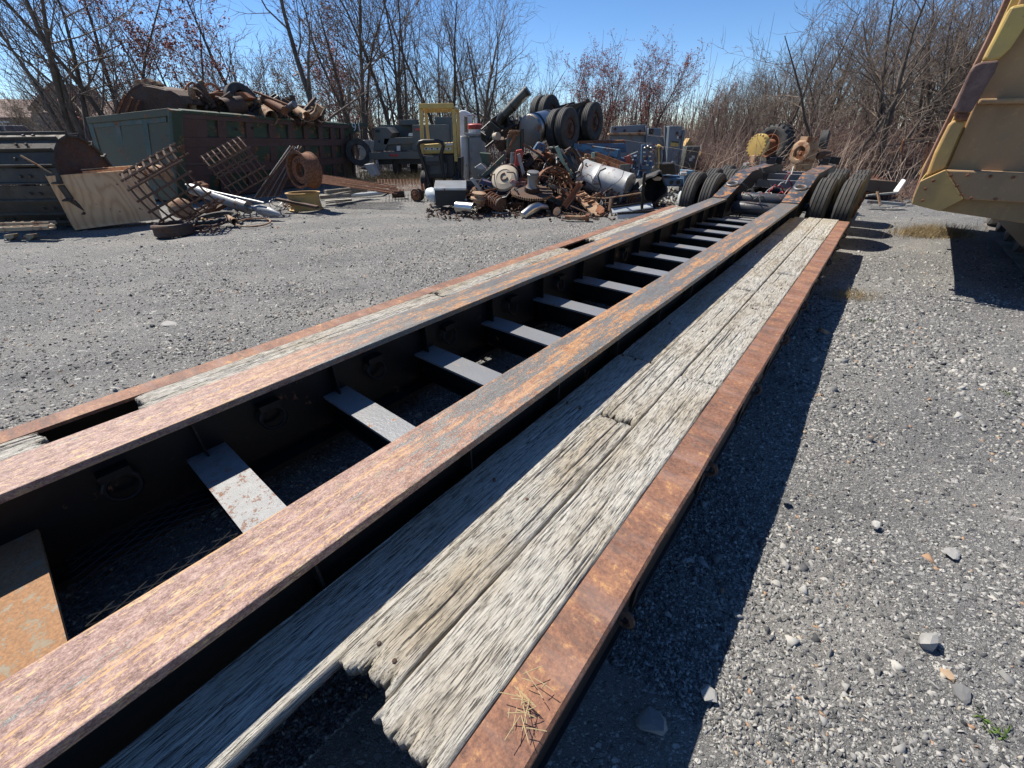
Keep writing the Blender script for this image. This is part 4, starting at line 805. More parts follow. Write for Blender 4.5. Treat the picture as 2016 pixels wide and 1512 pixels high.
# loose track pads
TP = thing('track_pads', 'tan three-bar track pads lying on their links in front of the rolled track', 'track pad', P(50, 470, 8.5))
for k, (x0, y0, x1, y1, Y) in enumerate(((6, 443, 105, 441, 8.75), (2, 453, 104, 449, 8.5))):
    mb = MB(); A, B = P(x0, y0, Y), P(x1, y1, Y); mb.bar(A, B, .17, .03); mb.bar(A+Vector((0, -.07, .03)), B+Vector((0, -.07, .03)), .025, .05); mb.bar(A+Vector((0, .07, .03)), B+Vector((0, .07, .03)), .025, .05); sh = mb.build('track_shoe', M['tracktan'], TP, True, bevel=.006)
    for t in (.25, .42, .62): mb = MB(); mb.lathe([(.028, 0), (.028, .03)], A.lerp(B, t)+Vector((0, 0, .03)), (0, 0, 1), 6); mb.build('bolt_head', M['tracktan'], sh, True)
for x in (16, 55):
    mb = MB(); mb.prism(pxs([(x-9, 463), (x+11, 461), (x+11, 468), (x+4, 472), (x+4, 482), (x-3, 482), (x-3, 473), (x-9, 469)], 8.5), (0, .1, 0)); mb.build('track_link', M['tracktan'], TP, True, bevel=.006)
# plywood crate
PL = thing('plywood_crate', 'leaning plywood crate with knotty face and one small white label', 'crate', P(230, 440, 9.7))
f0 = [P(90, 347, 9.15), P(281, 333, 10.3), P(320, 431, 10.15), P(148, 453, 9.25)]
nrm = (f0[1]-f0[0]).cross(f0[3]-f0[0]).normalized(); nrm = nrm if nrm.y > 0 else -nrm
fr_ = MW[PL]; mb = MB(); mb.prism(f0, nrm*.018); mb.build('front_panel', M['ply'], PL, True)
back = [q+nrm*.42 for q in f0]
for (i, j) in ((0, 3), (1, 2)): mb = MB(); mb.prism([f0[i]+nrm*.019, f0[j]+nrm*.019, back[j], back[i]], (f0[1]-f0[0]).normalized()*.018*(1 if i == 0 else -1)); mb.build('side_panel', M['ply'], PL, True)
mb = MB(); mb.prism(back, nrm*.018); mb.build('back_panel', M['ply'], PL, True)
mb = MB(); mb.prism([f0[3]+nrm*.02, f0[2]+nrm*.02, back[2], back[3]], Vector((0, 0, .02))); mb.build('bottom_panel', M['ply'], PL, True)
mb = MB(); cl = f0[0].lerp(f0[1], .80).lerp(f0[3].lerp(f0[2], .70), .72)-nrm*.003; ux = (f0[1]-f0[0]).normalized(); uy = (f0[3]-f0[0]).normalized(); mb.prism([cl, cl+ux*.08, cl+ux*.08+uy*.05, cl+uy*.05], nrm*.002); mb.build('paper_label', M['white'], PL, True)
mb = MB(); mb.bar(P(185, 459, 9.35)+Vector((0, .1, 0)), P(300, 443, 10.0)+Vector((0, .1, 0)), .09, .09); one('timber', 'timber bearer under the plywood crate', 'timber', mb, 'carton')
mb = MB(); mb.tube([P(150, 337, 9.7), P(280, 326, 10.8), P(420, 322, 12), P(520, 320, 12.6)], .012, 6); one('cable', 'dark cable sagging across the crate to the dump body', 'cable', mb, 'hose')
mb = MB(); mb.cyl(P(276, 340, 10.9), P(312, 338, 10.7), .13, 20); mb.cyl(P(312, 338, 10.7), P(330, 345, 10.6), .15, 20); one('rusty_roller', 'tan rusty cylinder with a dark end behind the plywood crate', 'cylinder', mb, 'rusttan', smooth=True)
mb = MB(); plate(mb, [(128, 304), (143, 303), (160, 332), (147, 333)], 11., .05); one('faded_panel', 'peeling white panel behind the plywood crate', 'panel', mb, 'white')
mb = MB(); mb.lathe([(.1, 0), (.2, .02), (.2, .2), (.1, .25)], P(165, 326, 12.2), (.3, -1, .2), 18); one('barrel', 'dark round barrel end left of the green wall', 'barrel', mb, 'rustdark', smooth=True)
mb = MB(); plate(mb, [(178, 318), (200, 330), (196, 334), (176, 328)], 12.6, .3); one('plank', 'short orange plank beside the green wall', 'plank', mb, 'rusttan')
# vehicle at far left
tr = thing('pickup_truck', 'dark pickup truck with a pale roof rack half cut by the left frame edge', 'pickup', P(-20, 262, 30)); B = P(-20, 262, 30)
mb = MB(); mb.prism(pxs([(-90, 290), (14, 290), (16, 268), (8, 262), (-10, 246), (-60, 246), (-90, 262)], 30), (0, 1.8, 0)); mb.build('body', M['dkblue'], tr, True, bevel=.06)
mb = MB(); mb.prism(pxs([(-8, 261), (6, 262), (-10, 249), (-22, 249)], 29.98), (0, .04, 0)); mb.build('window', M['glass'], tr, True)
mb = MB(); mb.bar(P(-70, 241, 30.2), P(18, 240, 30.2), .10, .07); mb.bar(P(4, 241, 30.2), P(14, 264, 30.2), .04); mb.bar(P(-50, 241, 30.2), P(-50, 250, 30.2), .04); mb.build('roof_rack', M['white'], tr, True)
# rebar cages
def cage(name, label, c0, along, across, n_al, n_ac, rad, arc, a0, mat='rebar', r_=.02, grp=None):
    t = thing(name, label, 'rebar cage', c0, group=grp); along = Vector(along); ax = along.normalized(); x = Vector(across).normalized(); x = (x-ax*x.dot(ax)).normalized(); y = ax.cross(x)
    f = lambda s, a: along*s+(x*math.cos(a)+y*math.sin(a))*rad
    for j in range(n_ac): a = a0+arc*j/(n_ac-1); mb = MB(); mb.tube([f(s, a) for s in (-.06, .5, 1.08)], r_*1.15, 5); mb.build('long_bar', M[mat], t)
    for i in range(n_al): s = i/(n_al-1); mb = MB(); mb.tube([f(s, a0+arc*q/14) for q in range(15)], r_, 5); mb.build('hoop_bar', M[mat], t)
cage('rebar_cage', 'nearer curled rebar cage standing in front of the plywood crate', P(300, 395, 9.5), P(388, 345, 9.9)-P(300, 395, 9.5), (-.2, -.5, 1), 8, 12, .62, 4.2, -1.2)
cage('rebar_cage', 'farther curled rebar grid standing against the maroon dump body', P(440, 360, 11.6), P(500, 325, 12)-P(432, 362, 11.5), (.5, .2, 1), 8, 10, .66, 3.3, -1.45, r_=.018)
mb = MB()
# sheaf of reinforcing bars
sh = thing('bar_bundle', 'sheaf of straight steel bars leaning behind the rusty wheel rim', 'bar bundle', P(530, 380, 12.3))
for k in range(12): mb = MB(); mb.bar(P(500+k*4.4, 390-k*.4, 12.0+k*.02), P(572+k*1.8+(k % 3), 287+(k*5) % 9, 13.0+.02*k), .028); mb.build('steel_bar', M['rebar'] if k % 3 else M['steel'], sh, True)
# wheel rims
def wheelrim(label, loc, ax, mat, R0=.36, w=.42, plain=False):
    t = thing('wheel_rim', label, 'wheel rim', loc); t.rotation_mode = 'QUATERNION'; t.rotation_quaternion = Vector((1, 0, 0)).rotation_difference(Vector(ax).normalized())
    mb = MB(); mb.lathe([(R0-.03, -w/2), (R0+.035, -w/2), (R0+.035, -w/2+.015), (R0, -w/2+.04), (R0-.02, 0), (R0, w/2-.04), (R0+.035, w/2-.015), (R0+.035, w/2), (R0-.03, w/2), (R0-.045, 0), (R0-.03, -w/2)], (0, 0, 0), (1, 0, 0), 40, (False, False)); mb.build('barrel', M[mat], t, smooth=True)
    if not plain:
        mb = MB(); mb.lathe([(R0-.04, .05), (R0*.80, .12), (R0*.42, .13), (R0*.42, .10), (R0*.78, .09), (R0-.04, .02)], (0, 0, 0), (1, 0, 0), 40, (False, False)); d = mb.build('disc', M['rustorange'], t, smooth=True)
        for k in range(15): a = 6.283*k/15; mb = MB(); mb.lathe([(.024, 0), (.024, .004)], (.121, math.cos(a)*R0*.62, math.sin(a)*R0*.62), (1, 0, 0), 10); mb.build('stud_hole', M['black'], d)
        for k in range(2): mb = MB(); mb.ring((.13, .05-.1*k, .2), (1, 0, 0), .045, .009, 12, 5); mb.build('lock_ring', M['rustdark'], d)
wheelrim('rusty brown wheel rim standing on the yellow rim', P(599, 335, 11.9), (-.55, -1, .12), 'rust', .40, .40)
wheelrim('yellow painted wheel rim lying flat under the rusty rim', Vector((P(598, 388, 11.9).x, 11.9, .21)), (0, .02, 1), 'yellowdirt', .40, .42, True)
# hydraulic cylinder
hc = thing('hydraulic_cylinder', 'long grey hydraulic cylinder lying on the scrap by the rebar cages', 'cylinder', P(440, 395, 10.8))
a, b = P(378, 372, 11.0), P(486, 408, 10.5); mb = MB(); mb.cyl(a, b, .125, 24); mb.build('barrel', M['galvdull'], hc, True, smooth=True)
mb = MB(); mb.cyl(a.lerp(b, .86), a.lerp(b, 1.03), .145, 24); mb.build('gland', M['steel'], hc, True, smooth=True)
mb = MB(); mb.cyl(b, P(500, 411, 10.45), .06, 14); mb.build('rod', M['chrome'], hc, True, smooth=True)
mb = MB(); mb.tube([P(366, 364, 11), P(420, 378, 10.75), P(520, 400, 10.35)], .028, 8); mb.build('side_pipe', M['galvdull'], hc, True, smooth=True)
mb = MB(); mb.lathe([(.01, 0), (.07, .02), (.12, .2), (.11, .5), (.05, .72), (.01, .78)], P(502, 410, 10.5), P(556, 424, 10.2)-P(502, 410, 10.5), 18); one('horn', 'pale tapered metal horn lying at the tip of the grey cylinder', 'horn', mb, 'galvdull', smooth=True)
mb = MB(); plate(mb, [(370, 366), (384, 358), (398, 366), (392, 384), (372, 388)], 11.2, .3); one('clevis', 'rusty clevis block at the upper end of the grey cylinder', 'clevis', mb, 'rust', bevel=.02)
tg = thing('drum_ring', 'low dark brake drum ring on the gravel in front of the rebar cage', 'drum ring', (P(347, 463, 8.85).x, 8.85, 0)); mb = MB(); mb.lathe([(.24, .22), (.34, .22), (.36, .19), (.345, .12), (.36, .02), (.34, 0), (.24, 0), (.24, .22)], (0, 0, 0), (0, 0, 1), 32, (False, False)); mb.build('rim', M['rustdark'], tg, smooth=True); mb = MB(); mb.lathe([(.238, .12), (.12, .12), (.12, .08), (.238, .08)], (0, 0, 0), (0, 0, 1), 24, (False, False)); mb.build('web', M['rustdark'], tg)
for k, (x, y, Y, R0, rr_, m, lb, nm) in enumerate(((412, 438, 9.5, .36, .03, 'rustdark', 'dark hoop nearest the drum ring', 'hoop'), (425, 428, 9.9, .42, .045, 'rubber', 'dark rubber band hoop under the rebar', 'hoop'), (432, 418, 10.2, .38, .03, 'rusttan', 'tan hoop lying over the rubber band', 'hoop'), (498, 434, 9.7, .34, .018, 'rusttan', 'flat cream ring on the gravel by the small cup', 'ring'), (405, 455, 9.1, .22, .012, 'rust', 'loose loop of thick wire beside the drum ring', 'wire loop'), (420, 461, 8.95, .16, .009, 'rust', 'small loop of thin wire on the gravel', 'wire loop'))):
    mb = MB(); c_ = P(x, y, Y); c_.z = max(.03, .05+.05*(k in (1, 2))+rr_); mb.ring(c_, (.05*k-.1, -.08, 1), R0, rr_, 34, 8); one(nm.replace(' ', '_'), lb, nm, mb, m, smooth=True)
mb = MB(); mb.pipe(P(450, 430, 9.75), P(462, 437, 9.55), .075, .012, 18); one('cup', 'small tan bushing cup on the gravel', 'bushing', mb, 'rusttan', smooth=True)
mb = MB(); mb.lathe([(.0, 0), (.2, .0), (.24, .05), (.15, .12), (.01, .14)], P(357, 412, 9.95), (.4, -.7, .5), 20); one('hub_cap', 'tan domed hub cap inside the rebar cage', 'hub cap', mb, 'rusttan', smooth=True)
for k in range(10):
    mb = MB(); g = G(350+k*14, 440-k*1.6); c_ = g+Vector((rr.uniform(-.2, .2), rr.uniform(.1, .9), .07+.2*rr.random())); Q = Quaternion((rr.gauss(0, .3), rr.gauss(0, .3), 1), rr.uniform(0, 6)).to_matrix(); mb.box(c_, (rr.uniform(.3, .9), rr.uniform(.05, .12), rr.uniform(.03, .1)), Q)
    one('scrap_piece', 'rusty offcut lying under the rebar cages', 'scrap', mb, ('rust', 'rustdark', 'steel', 'rusttan')[k % 4], 'offcuts under the rebar cages')
wm = thing('wire_tangle', 'tangle of grey wire and strap coils beside the bar sheaf', 'wire', P(570, 415, 10.9))
for k in range(14): mb = MB(); g = G(548+rr.random()*50, 415-rr.random()*8); mb.ring(g+Vector((0, 0, .06+.1*rr.random())), (rr.gauss(0, .5), rr.gauss(0, .5), 1), rr.uniform(.12, .3), .012, 22, 5, rr.uniform(3, 6.2), rr.random()*6); mb.build('wire', M['galvdull'] if k % 2 else M['rust'], wm, True, smooth=True)
mb = MB(); mb.bar(P(545, 392, 11.6), P(625, 408, 11.2), .12, .06); one('angle_iron', 'dark steel angle in front of the yellow rim', 'angle iron', mb, 'rustdark')
# rusty rod mats on timbers, pipe
rm = thing('rod_bundle', 'long bundle of thin rusty rods lying behind the white pipe', 'rod bundle', P(700, 360, 13.5))
for k in range(22): mb = MB(); mb.bar(P(632, 344+k*.8, 13.6-k*.05), P(775+rr.uniform(-12, 12), 366+k*.75, 13.2-.06*k), .018); mb.build('rod', M['rust'], rm, True)
for k, (a, b, lb) in enumerate((((640, 378, 12.9), (735, 368, 13.9), 'upper weathered timber under the rusty rods'), ((655, 386, 12.6), (720, 372, 14.), 'lower weathered timber under the rusty rods'), ((632, 388, 12.8), (690, 384, 12.9), 'left weathered timber beside the yellow rim'))): mb = MB(); mb.bar(P(*a), P(*b), .16, .09); one('timber', lb, 'timber', mb, 'plank2')
wmesh = thing('wire_mesh', 'sheet of rusty wire mesh lying behind the rod bundle', 'wire mesh', P(790, 368, 14.4))
for k in range(15): mb = MB(); mb.tube([P(744+k*6.3, 353, 15.4), P(748+k*6.3, 376, 13.2)], .008, 4); mb.build('wire', M['rust'], wmesh, True)
for k in range(9): mb = MB(); Y = 13.2+k*.27; mb.tube([P(742, 376-k*2.8, Y), P(835, 375-k*2.8, Y)], .008, 4); mb.build('wire', M['rust'], wmesh, True)
mb = MB(); q = [G(630, 393), G(670, 390), G(720, 387), G(750, 384), G(766, 378)]; mb.tube([v+Vector((0, 0, .06)) for v in q], .055, 10); one('plastic_pipe', 'white plastic pipe lying along the edge of the gravel', 'pipe', mb, 'plastic', smooth=True)
mb = MB(); mb.bar(G(640, 398)+Vector((0, 0, .03)), G(692, 394)+Vector((0, 0, .03)), .2, .03); one('board', 'flat pale board beside the white pipe', 'board', mb, 'plank')
mb = MB(); a, b = G(773, 390), G(797, 389); mb.cyl(a+Vector((0, 0, .12)), b+Vector((0, 0, .12)), .12, 18); one('rusty_can', 'short rusty can lying on the gravel left of the drum wheel', 'can', mb, 'rustdark', smooth=True)
dw = thing('flanged_roller', 'small rusty double-flanged wheel on the gravel', 'wheel', G(819, 398)+Vector((0, .1, .17))); mb = MB(); ax = Vector((-.45, -1, 0)).normalized(); mb.lathe([(.17, -.02), (.17, .02), (.10, .03), (.10, .13), (.17, .14), (.17, .18)], (0, 0, 0), -ax, 26); mb.build('drum', M['rustdark'], dw, smooth=True)
mb = MB(); mb.lathe([(.135, .0), (.12, .012), (.05, .014), (.045, .05), (.02, .06)], ax*.02, ax, 22); mb.build('hub', M['rust'], dw, smooth=True)
mb = MB(); mb.lathe([(.02, 0), (.12, .02), (.17, .12), (.17, .32), (.10, .45), (.02, .47)], P(862, 390, 12.1), P(836, 374, 12.5)-P(862, 390, 12.1), 20); one('jug', 'pale blue-white bladder tank beside the black box', 'tank', mb, 'plastic', smooth=True)
st = thing('junk_drum', 'black tire and white tub debris behind the right end of the dump body', 'debris', P(712, 320, 19)); 
mb = MB(); mb.lathe([(.3, -.2), (.5, -.2), (.52, 0), (.5, .2), (.3, .2)], P(706, 300, 20), (.3, -1, .1), 26, (False, False)); mb.build('tire', M['rubber'], st, True, smooth=True)
mb = MB(); plate(mb, [(716, 324), (730, 322), (740, 338), (744, 346), (732, 350), (722, 336)], 18.4, .5); mb.build('tub', M['ltgrey'], st, True, bevel=.04)
for k in range(5): mb = MB(); mb.bb(-7.1+k*.0, -5.2, 25+k*.0, 25.6, .0+k*.5, .48+k*.5); 
for k, (x0, x1, y0, y1) in enumerate(((705, 727, 276, 292), (727, 750, 277, 292), (708, 736, 292, 309), (706, 730, 309, 330))): mb = MB(); plate(mb, [(x0, y1-.4), (x1-.5, y1-.4), (x1-.5, y0), (x0, y0)], 24, .5); one('concrete_block', ('upper left', 'upper right', 'middle', 'lowest')[k]+' grey concrete block stacked left of the utility body', 'concrete block', mb, 'concrete', 'concrete blocks by the utility body', bevel=.02)
# ---------------------------------------------------------------- grey-green utility body on wheels
Y = 20.; UB = thing('utility_trailer', 'grey-green service trailer with a wide bumper and three red lamps', 'trailer', G(790, 350))
def px6(name, pts, Y, dep, mat, par, bev=.015): mb = MB(); plate(mb, pts, Y, dep); return mb.build(name, M[mat], par, True, bevel=bev)
px6('left_locker', [(735, 297), (738, 250), (760, 250), (772, 262), (757, 297)], Y, 1.6, 'olive', UB)
px6('tailgate', [(757, 297), (757, 272), (815, 271), (815, 297)], Y+.15, .1, 'olive', UB)
px6('box_back', [(742, 272), (745, 246), (812, 245), (812, 271)], Y+1.5, .2, 'olive', UB)
px6('rear_locker', [(812, 297), (812, 246), (878, 245), (880, 297)], Y, 1.8, 'olive', UB)
px6('upper_box', [(784, 246), (784, 236), (816, 235), (816, 246)], Y+1.0, 1., 'olive', UB)
px6('upper_cabinet', [(856, 246), (856, 230), (888, 230), (888, 296)], Y+1.2, 1., 'olive', UB)
px6('drop_panel', [(755, 285), (756, 272), (812, 270), (814, 283)], Y+.0, .06, 'olive', UB)
bp = px6('bumper', [(727, 314), (726, 300), (880, 297), (880, 312)], Y-.2, .35, 'olive', UB)
for k, x in enumerate((769, 775.5, 781)): mb = MB(); mb.lathe([(.055, 0), (.05, .02), (.01, .03)], P(x, 305.5, Y-.2), (0, -1, 0), 12); mb.build('lamp', M['lens'], bp, True)
for n_, pts, m in (('vent', [(739, 261), (739, 255), (747, 255), (747, 261)], 'black'), ('lamp_strip', [(817, 257), (817, 252), (826, 252), (826, 257)], 'lens'), ('paper_label', [(781, 297), (781, 287), (788, 287), (788, 297)], 'white'), ('lock', [(745, 281), (745, 276), (748, 276), (748, 281)], 'black'), ('lid_tag', [(804, 268), (805, 262), (812, 262), (812, 268)], 'white')): px6(n_, pts, Y-.05, .03, m, UB, .0)
wl = tire_mesh(.5, .3, 4); 
for k, (x, yy) in enumerate(((782, 20.6), (815, 21.4), (838, 22.2))):
    p = P(x, 330, yy); o = (wl.build('tire', M['rubber'], UB, smooth=True) if k == 0 else None)
    if k == 0: w0 = o
    else: o = w0.copy(); COL.objects.link(o)
    o.location = MW[UB].inverted() @ Vector((p.x, p.y, .5)); o.rotation_euler = (0, 0, .12)
mb = MB(); mb.bar(P(742, 312, Y-.1), P(748, 346, Y-.3), .07); mb.build('jack_leg', M['steel'], UB, True)
mb = MB(); mb.bb(0, 2.6, .0, 3.2, .75, .95); 
mb2 = MB(); q = P(742, 318, Y); mb2.bb(q.x, q.x+3.4, q.y+.2, q.y+3., .55, .85); mb2.build('chassis', M['black'], UB, True)
# ---------------------------------------------------------------- forklift
Y = 14.6; FK = thing('forklift', 'small black and yellow forklift with a barred yellow overhead guard', 'forklift', G(862, 388))
K = lambda *p: pxs(p, Y)
def beam(name, a, b, w, h, mat='yellow', par=FK, bev=.012): mb = MB(); mb.bar(a, b, w, h); return mb.build(name, M[mat], par, True, bevel=bev)
d1 = 1.15
beam('post', P(832, 302, Y), P(829, 214, Y), .10, .09); beam('post', P(898, 318, Y), P(893, 214, Y), .10, .09)
beam('post', P(844, 282, Y+d1), P(838, 220, Y+d1), .09, .08); beam('post', P(905, 310, Y+d1*.8), P(901, 218, Y+d1), .09, .08)
beam('roof_bar', P(825, 209, Y-.05), P(893, 208, Y-.05), .16, .12); beam('roof_bar', P(836, 219, Y+d1), P(903, 218, Y+d1), .09, .08); beam('roof_bar', P(829, 211, Y), P(839, 218, Y+d1), .08, .07); beam('roof_bar', P(892, 211, Y), P(902, 217, Y+d1), .08, .07)
for k in range(9): beam('guard_bar', P(836+k*6.4, 211, Y+.03), P(845+k*6.0, 218, Y+d1), .022, .03, bev=0)
for k in range(3): beam('guard_bar', P(833, 213+k*1.7, Y+.2+k*.3), P(896, 213+k*1.7, Y+.2+k*.3), .02, .02, bev=0)
pn = px6('rear_panel', [(829, 303), (828, 285), (893, 280), (894, 302)], Y, .5, 'yellow', FK, .03)
for x0 in (835, 846, 857, 868, 879): px6('decal', [(x0, 295.5), (x0, 291), (x0+9, 290.5), (x0+9, 295)], Y-.004, .003, 'white', pn, 0); px6('decal_mark', [(x0+2.4, 294.4), (x0+2.4, 291.5), (x0+6, 291.4), (x0+6, 294.2)], Y-.008, .003, 'black', pn, 0)
px6('decal', [(878, 286.5), (878, 282), (891, 281.5), (891, 286)], Y-.004, .003, 'white', pn, 0)
px6('counterweight', [(836, 352), (833, 303), (894, 302), (897, 345), (890, 352)], Y+.05, 1.3, 'black', FK, .05)
px6('side_step', [(894, 350), (893, 312), (908, 310), (908, 352)], Y+.3, .9, 'black', FK, .03)
px6('grille', [(846, 343), (846, 322), (880, 320), (880, 342)], Y+.0, .06, 'dkblue', FK, .01)
hp = [P(x, y, Y-.35) for x, y in ((846, 362), (838, 335), (827, 302), (823, 287), (826, 280), (834, 278), (862, 278), (870, 280), (873, 288), (868, 304), (872, 336), (876, 362))]
mb = MB(); mb.tube(hp, .055, 10); mb.build('hoop_guard', M['black'], FK, True, smooth=True)
px6('hoop_plate', [(834, 326), (833, 306), (866, 304), (868, 324)], Y-.33, .05, 'black', FK, .01); px6('battery_box', [(838, 318), (838, 309), (864, 307), (865, 317)], Y-.36, .02, 'dkblue', FK, .01)
fw_ = tire_mesh(.34, .22, 3, .19).build('tire', M['rubber'], FK, smooth=True); fw_.location = MW[FK].inverted() @ Vector((P(834, 360, Y).x, Y+.3, .34)); fr2 = rim_mesh(.19, .18, .05, 6).build('rim', M['ltgrey'], fw_, smooth=True)
for xx, yy in ((897, .35), (837, 1.2), (897, 1.2)): t_ = fw_.copy(); COL.objects.link(t_); t_.location = MW[FK].inverted() @ Vector((P(xx, 360, Y).x, Y+yy, .34)); q_ = fr2.copy(); COL.objects.link(q_); q_.parent = t_
# ---------------------------------------------------------------- white truck behind the forklift
Y = 17.; WT = thing('white_truck', 'white truck cab with twin pale fuel tanks behind the forklift', 'truck', G(930, 360))
px6('cab', [(902, 330), (900, 226), (905, 217), (917, 217), (922, 224), (923, 330)], Y+.3, 1.9, 'white', WT, .06)
px6('door_window', [(914, 262), (914, 229), (920, 231), (921, 262)], Y+.285, .02, 'glass', WT, 0)
mb = MB(); mb.tube([P(920, 226, Y+.3), P(930, 226, Y), P(938, 228, Y), P(938, 262, Y), P(922, 262, Y+.3)], .025, 6); mb.build('mirror_arm', M['chrome'], WT, True); px6('mirror', [(934, 258), (934, 232), (940, 232), (940, 258)], Y-.05, .06, 'chrome', WT, .01)
for x0, x1, nm in ((906, 924, 'front_tank'), (925, 957, 'rear_tank')):
    mb = MB(); a, b = P((x0+x1)/2, 345, Y-.3), P((x0+x1)/2-2, 268, Y-.3); a.z = .15; r_ = (x1-x0)*mpp(Y)/2*1.02; mb.lathe([(r_*.9, 0), (r_, .06), (r_, (b-a).length-.05), (r_*.85, (b-a).length)], a, b-a, 26); mb.build(nm, M['white'] if nm[0] == 'f' else M['ltgrey'], WT, True, smooth=True)
px6('tank_lid', [(911, 262), (951, 262), (958, 266), (920, 268)], Y-.6, .9, 'galvdull', WT, .01)
mb = MB(); c_ = P(935.5, 258, Y-.2); r_ = .24; mb.lathe([(r_*.9, 0), (r_*.95, .1), (r_, .22), (r_*1.03, .22)], P(935.5, 261, Y-.2), (0, 0, 1), 22); rb = tag(mb.build('bucket', M['white'], smooth=True), 'red and white bucket standing on the white truck tank lid', 'bucket')
mb = MB(); mb.lathe([(r_*1.05, .0), (r_*1.06, .13), (r_*.9, .16), (.04, .17)], P(935.5, 261, Y-.2)+Vector((0, 0, .10)), (0, 0, 1), 22); o = mb.build('lid', M['red'], smooth=True); o.parent = rb
# ---------------------------------------------------------------- overturned truck chassis
Y = 13.9; CH = thing('truck_chassis', 'overturned black truck chassis with wheels and chrome tank on the scrap heap', 'truck chassis', P(1090, 285, 14.2))
tm = tire_mesh(.52, .29, 4, .28); 
def chwheel(px, py, Y, ax=(.80, -.60, .06), rim=True):
    global cw, cr
    p = MW[CH].inverted() @ P(px, py, Y)
    if not chwheel.o: cw = tm.build('tire', M['rubber'], CH, smooth=True); cr = rim_mesh(.28, .2, .06).build('wheel_rim', M['rustdark'], cw, smooth=True); o = cw; chwheel.o = 1
    else:
        o = cw.copy(); COL.objects.link(o); q = cr.copy(); COL.objects.link(q); q.parent = o
    o.location = p; o.rotation_mode = 'QUATERNION'; o.rotation_quaternion = Vector((1, 0, 0)).rotation_difference(Vector(ax).normalized())
chwheel.o = 0
chwheel(1117, 254, 13.8); chwheel(1098, 256, 14.05); chwheel(1166, 241, 14.9); chwheel(1147, 243, 15.15); chwheel(1066, 227, 15.6); chwheel(1082, 226, 15.4);
A = P(985, 262, 14.4); B = P(1150, 222, 15.6)
for off in (0, .85):
    mb = MB(); v = Vector((-.35, .75, 0)).normalized()*off; mb.bar(A+v, P(1080, 237, 14.7)+v, .09, .26); mb.bar(P(1075, 230, 14.7)+v, P(1160, 207, 15.0)+v, .1, .26); mb.build('frame_rail', M['black'], CH, True, bevel=.01)
for t in (.1, .35, .6, .9): mb = MB(); p = A.lerp(P(1150, 214, 15), t); mb.bar(p, p+Vector((-.4, .8, 0)), .12, .18); mb.build('frame_cross_member', M['black'], CH, True)
for a, b in (((1117, 254, 13.8), (1066, 232, 15.6)), ((1166, 241, 14.9), (1120, 225, 16.3))): mb = MB(); mb.cyl(P(*a), P(*b), .11, 14); c_ = P(*a).lerp(P(*b), .5); mb.lathe([(.05, -.2), (.2, -.1), (.2, .1), (.05, .2)], c_, (0, 0, 1), 14); mb.build('axle', M['black'], CH, True, smooth=True)
a, b = P(1043, 257, 13.75), P(1080, 247, 14.45); rt = .40; mb = MB(); ax = (b-a); mb.lathe([(.01, -.05), (rt*.7, -.035), (rt*.93, -.01), (rt, .03), (rt, ax.length-.03), (rt*.93, ax.length), (.01, ax.length+.04)], a, ax, 34); tk = mb.build('fuel_tank', M['chrome'], CH, True, smooth=True)
mb = MB(); mb.lathe([(.01, -.06), (rt*.7, -.045), (rt*.95, -.018), (rt*1.012, .02), (rt*1.012, .06)], a, ax, 34, (True, False)); mb.build('end_cap', M['steel'], tk, True, smooth=True)
for t in (.22, .85): mb = MB(); mb.lathe([(rt+.004, -.035), (rt+.012, -.035), (rt+.012, .035), (rt+.004, .035)], a+ax*t, ax, 34, (False, False)); mb.build('strap', M['black'], tk, True, smooth=True)
mb = MB(); mb.tube([P(993, 226, 14.2), P(1015, 203, 14.1), P(1040, 177, 14.)], .13, 18); xs_ = mb.build('exhaust_stack', M['blackgreen'], CH, True, smooth=True)
mb = MB(); mb.tube([P(985, 240, 14.3), P(988, 232, 14.25), P(994, 225, 14.2)], .14, 14); mb.build('exhaust_bellows', M['black'], CH, True, smooth=True)
for t in (.35, .93): mb = MB(); c_ = P(993, 226, 14.2).lerp(P(1040, 177, 14.), t); mb.lathe([(.131, -.02), (.142, -.02), (.142, .03), (.131, .03)], c_, P(1040, 177, 14.)-P(993, 226, 14.2), 18, (False, False)); mb.build('clamp', M['black'], xs_, True)
r = random.Random(12)
for k in range(40):
    c_ = P(952+r.random()*88, 240+r.random()*36, 14.2+r.random()); mb = MB(); Q = Quaternion((r.gauss(0, 1), r.gauss(0, 1), r.gauss(0, 1)), r.uniform(0, 3)).to_matrix(); mb.box(c_, (r.uniform(.2, .8), r.uniform(.1, .4), r.uniform(.06, .34)), Q); mb.build('engine_part', M['black' if k % 4 else 'rustdark'], CH, True, bevel=.01)
for k in range(12):
    p = [P(965+r.random()*60, 235+r.random()*25, 14.1+r.random()*.4)]
    for j in range(4): p.append(p[-1]+Vector((r.gauss(0, .2), r.gauss(0, .1), r.gauss(0, .16))))
    mb = MB(); mb.tube(p, .018, 6); mb.build('hose', M['hose'], CH, True, smooth=True)
mb = MB(); mb.ring(P(1140, 194, 14.9), (.2, -1, 0), .17, .012, 20, 5, 3.4, -.3); mb.build('air_line', M['hose'], CH, True)
mb = MB(); plate(mb, [(1153, 211), (1153, 195), (1161, 195), (1161, 211)], 14.9, .1); mb.build('end_bracket', M['rustdark'], CH, True)
mb = MB(); mb.bar(P(1045, 224, 14.6), P(1085, 222, 14.6), .03, .05); mb.bar(P(1080, 234, 14.5), P(1120, 208, 14.7), .06, .08); mb.build('torque_rod', M['rustdark'], CH, True)
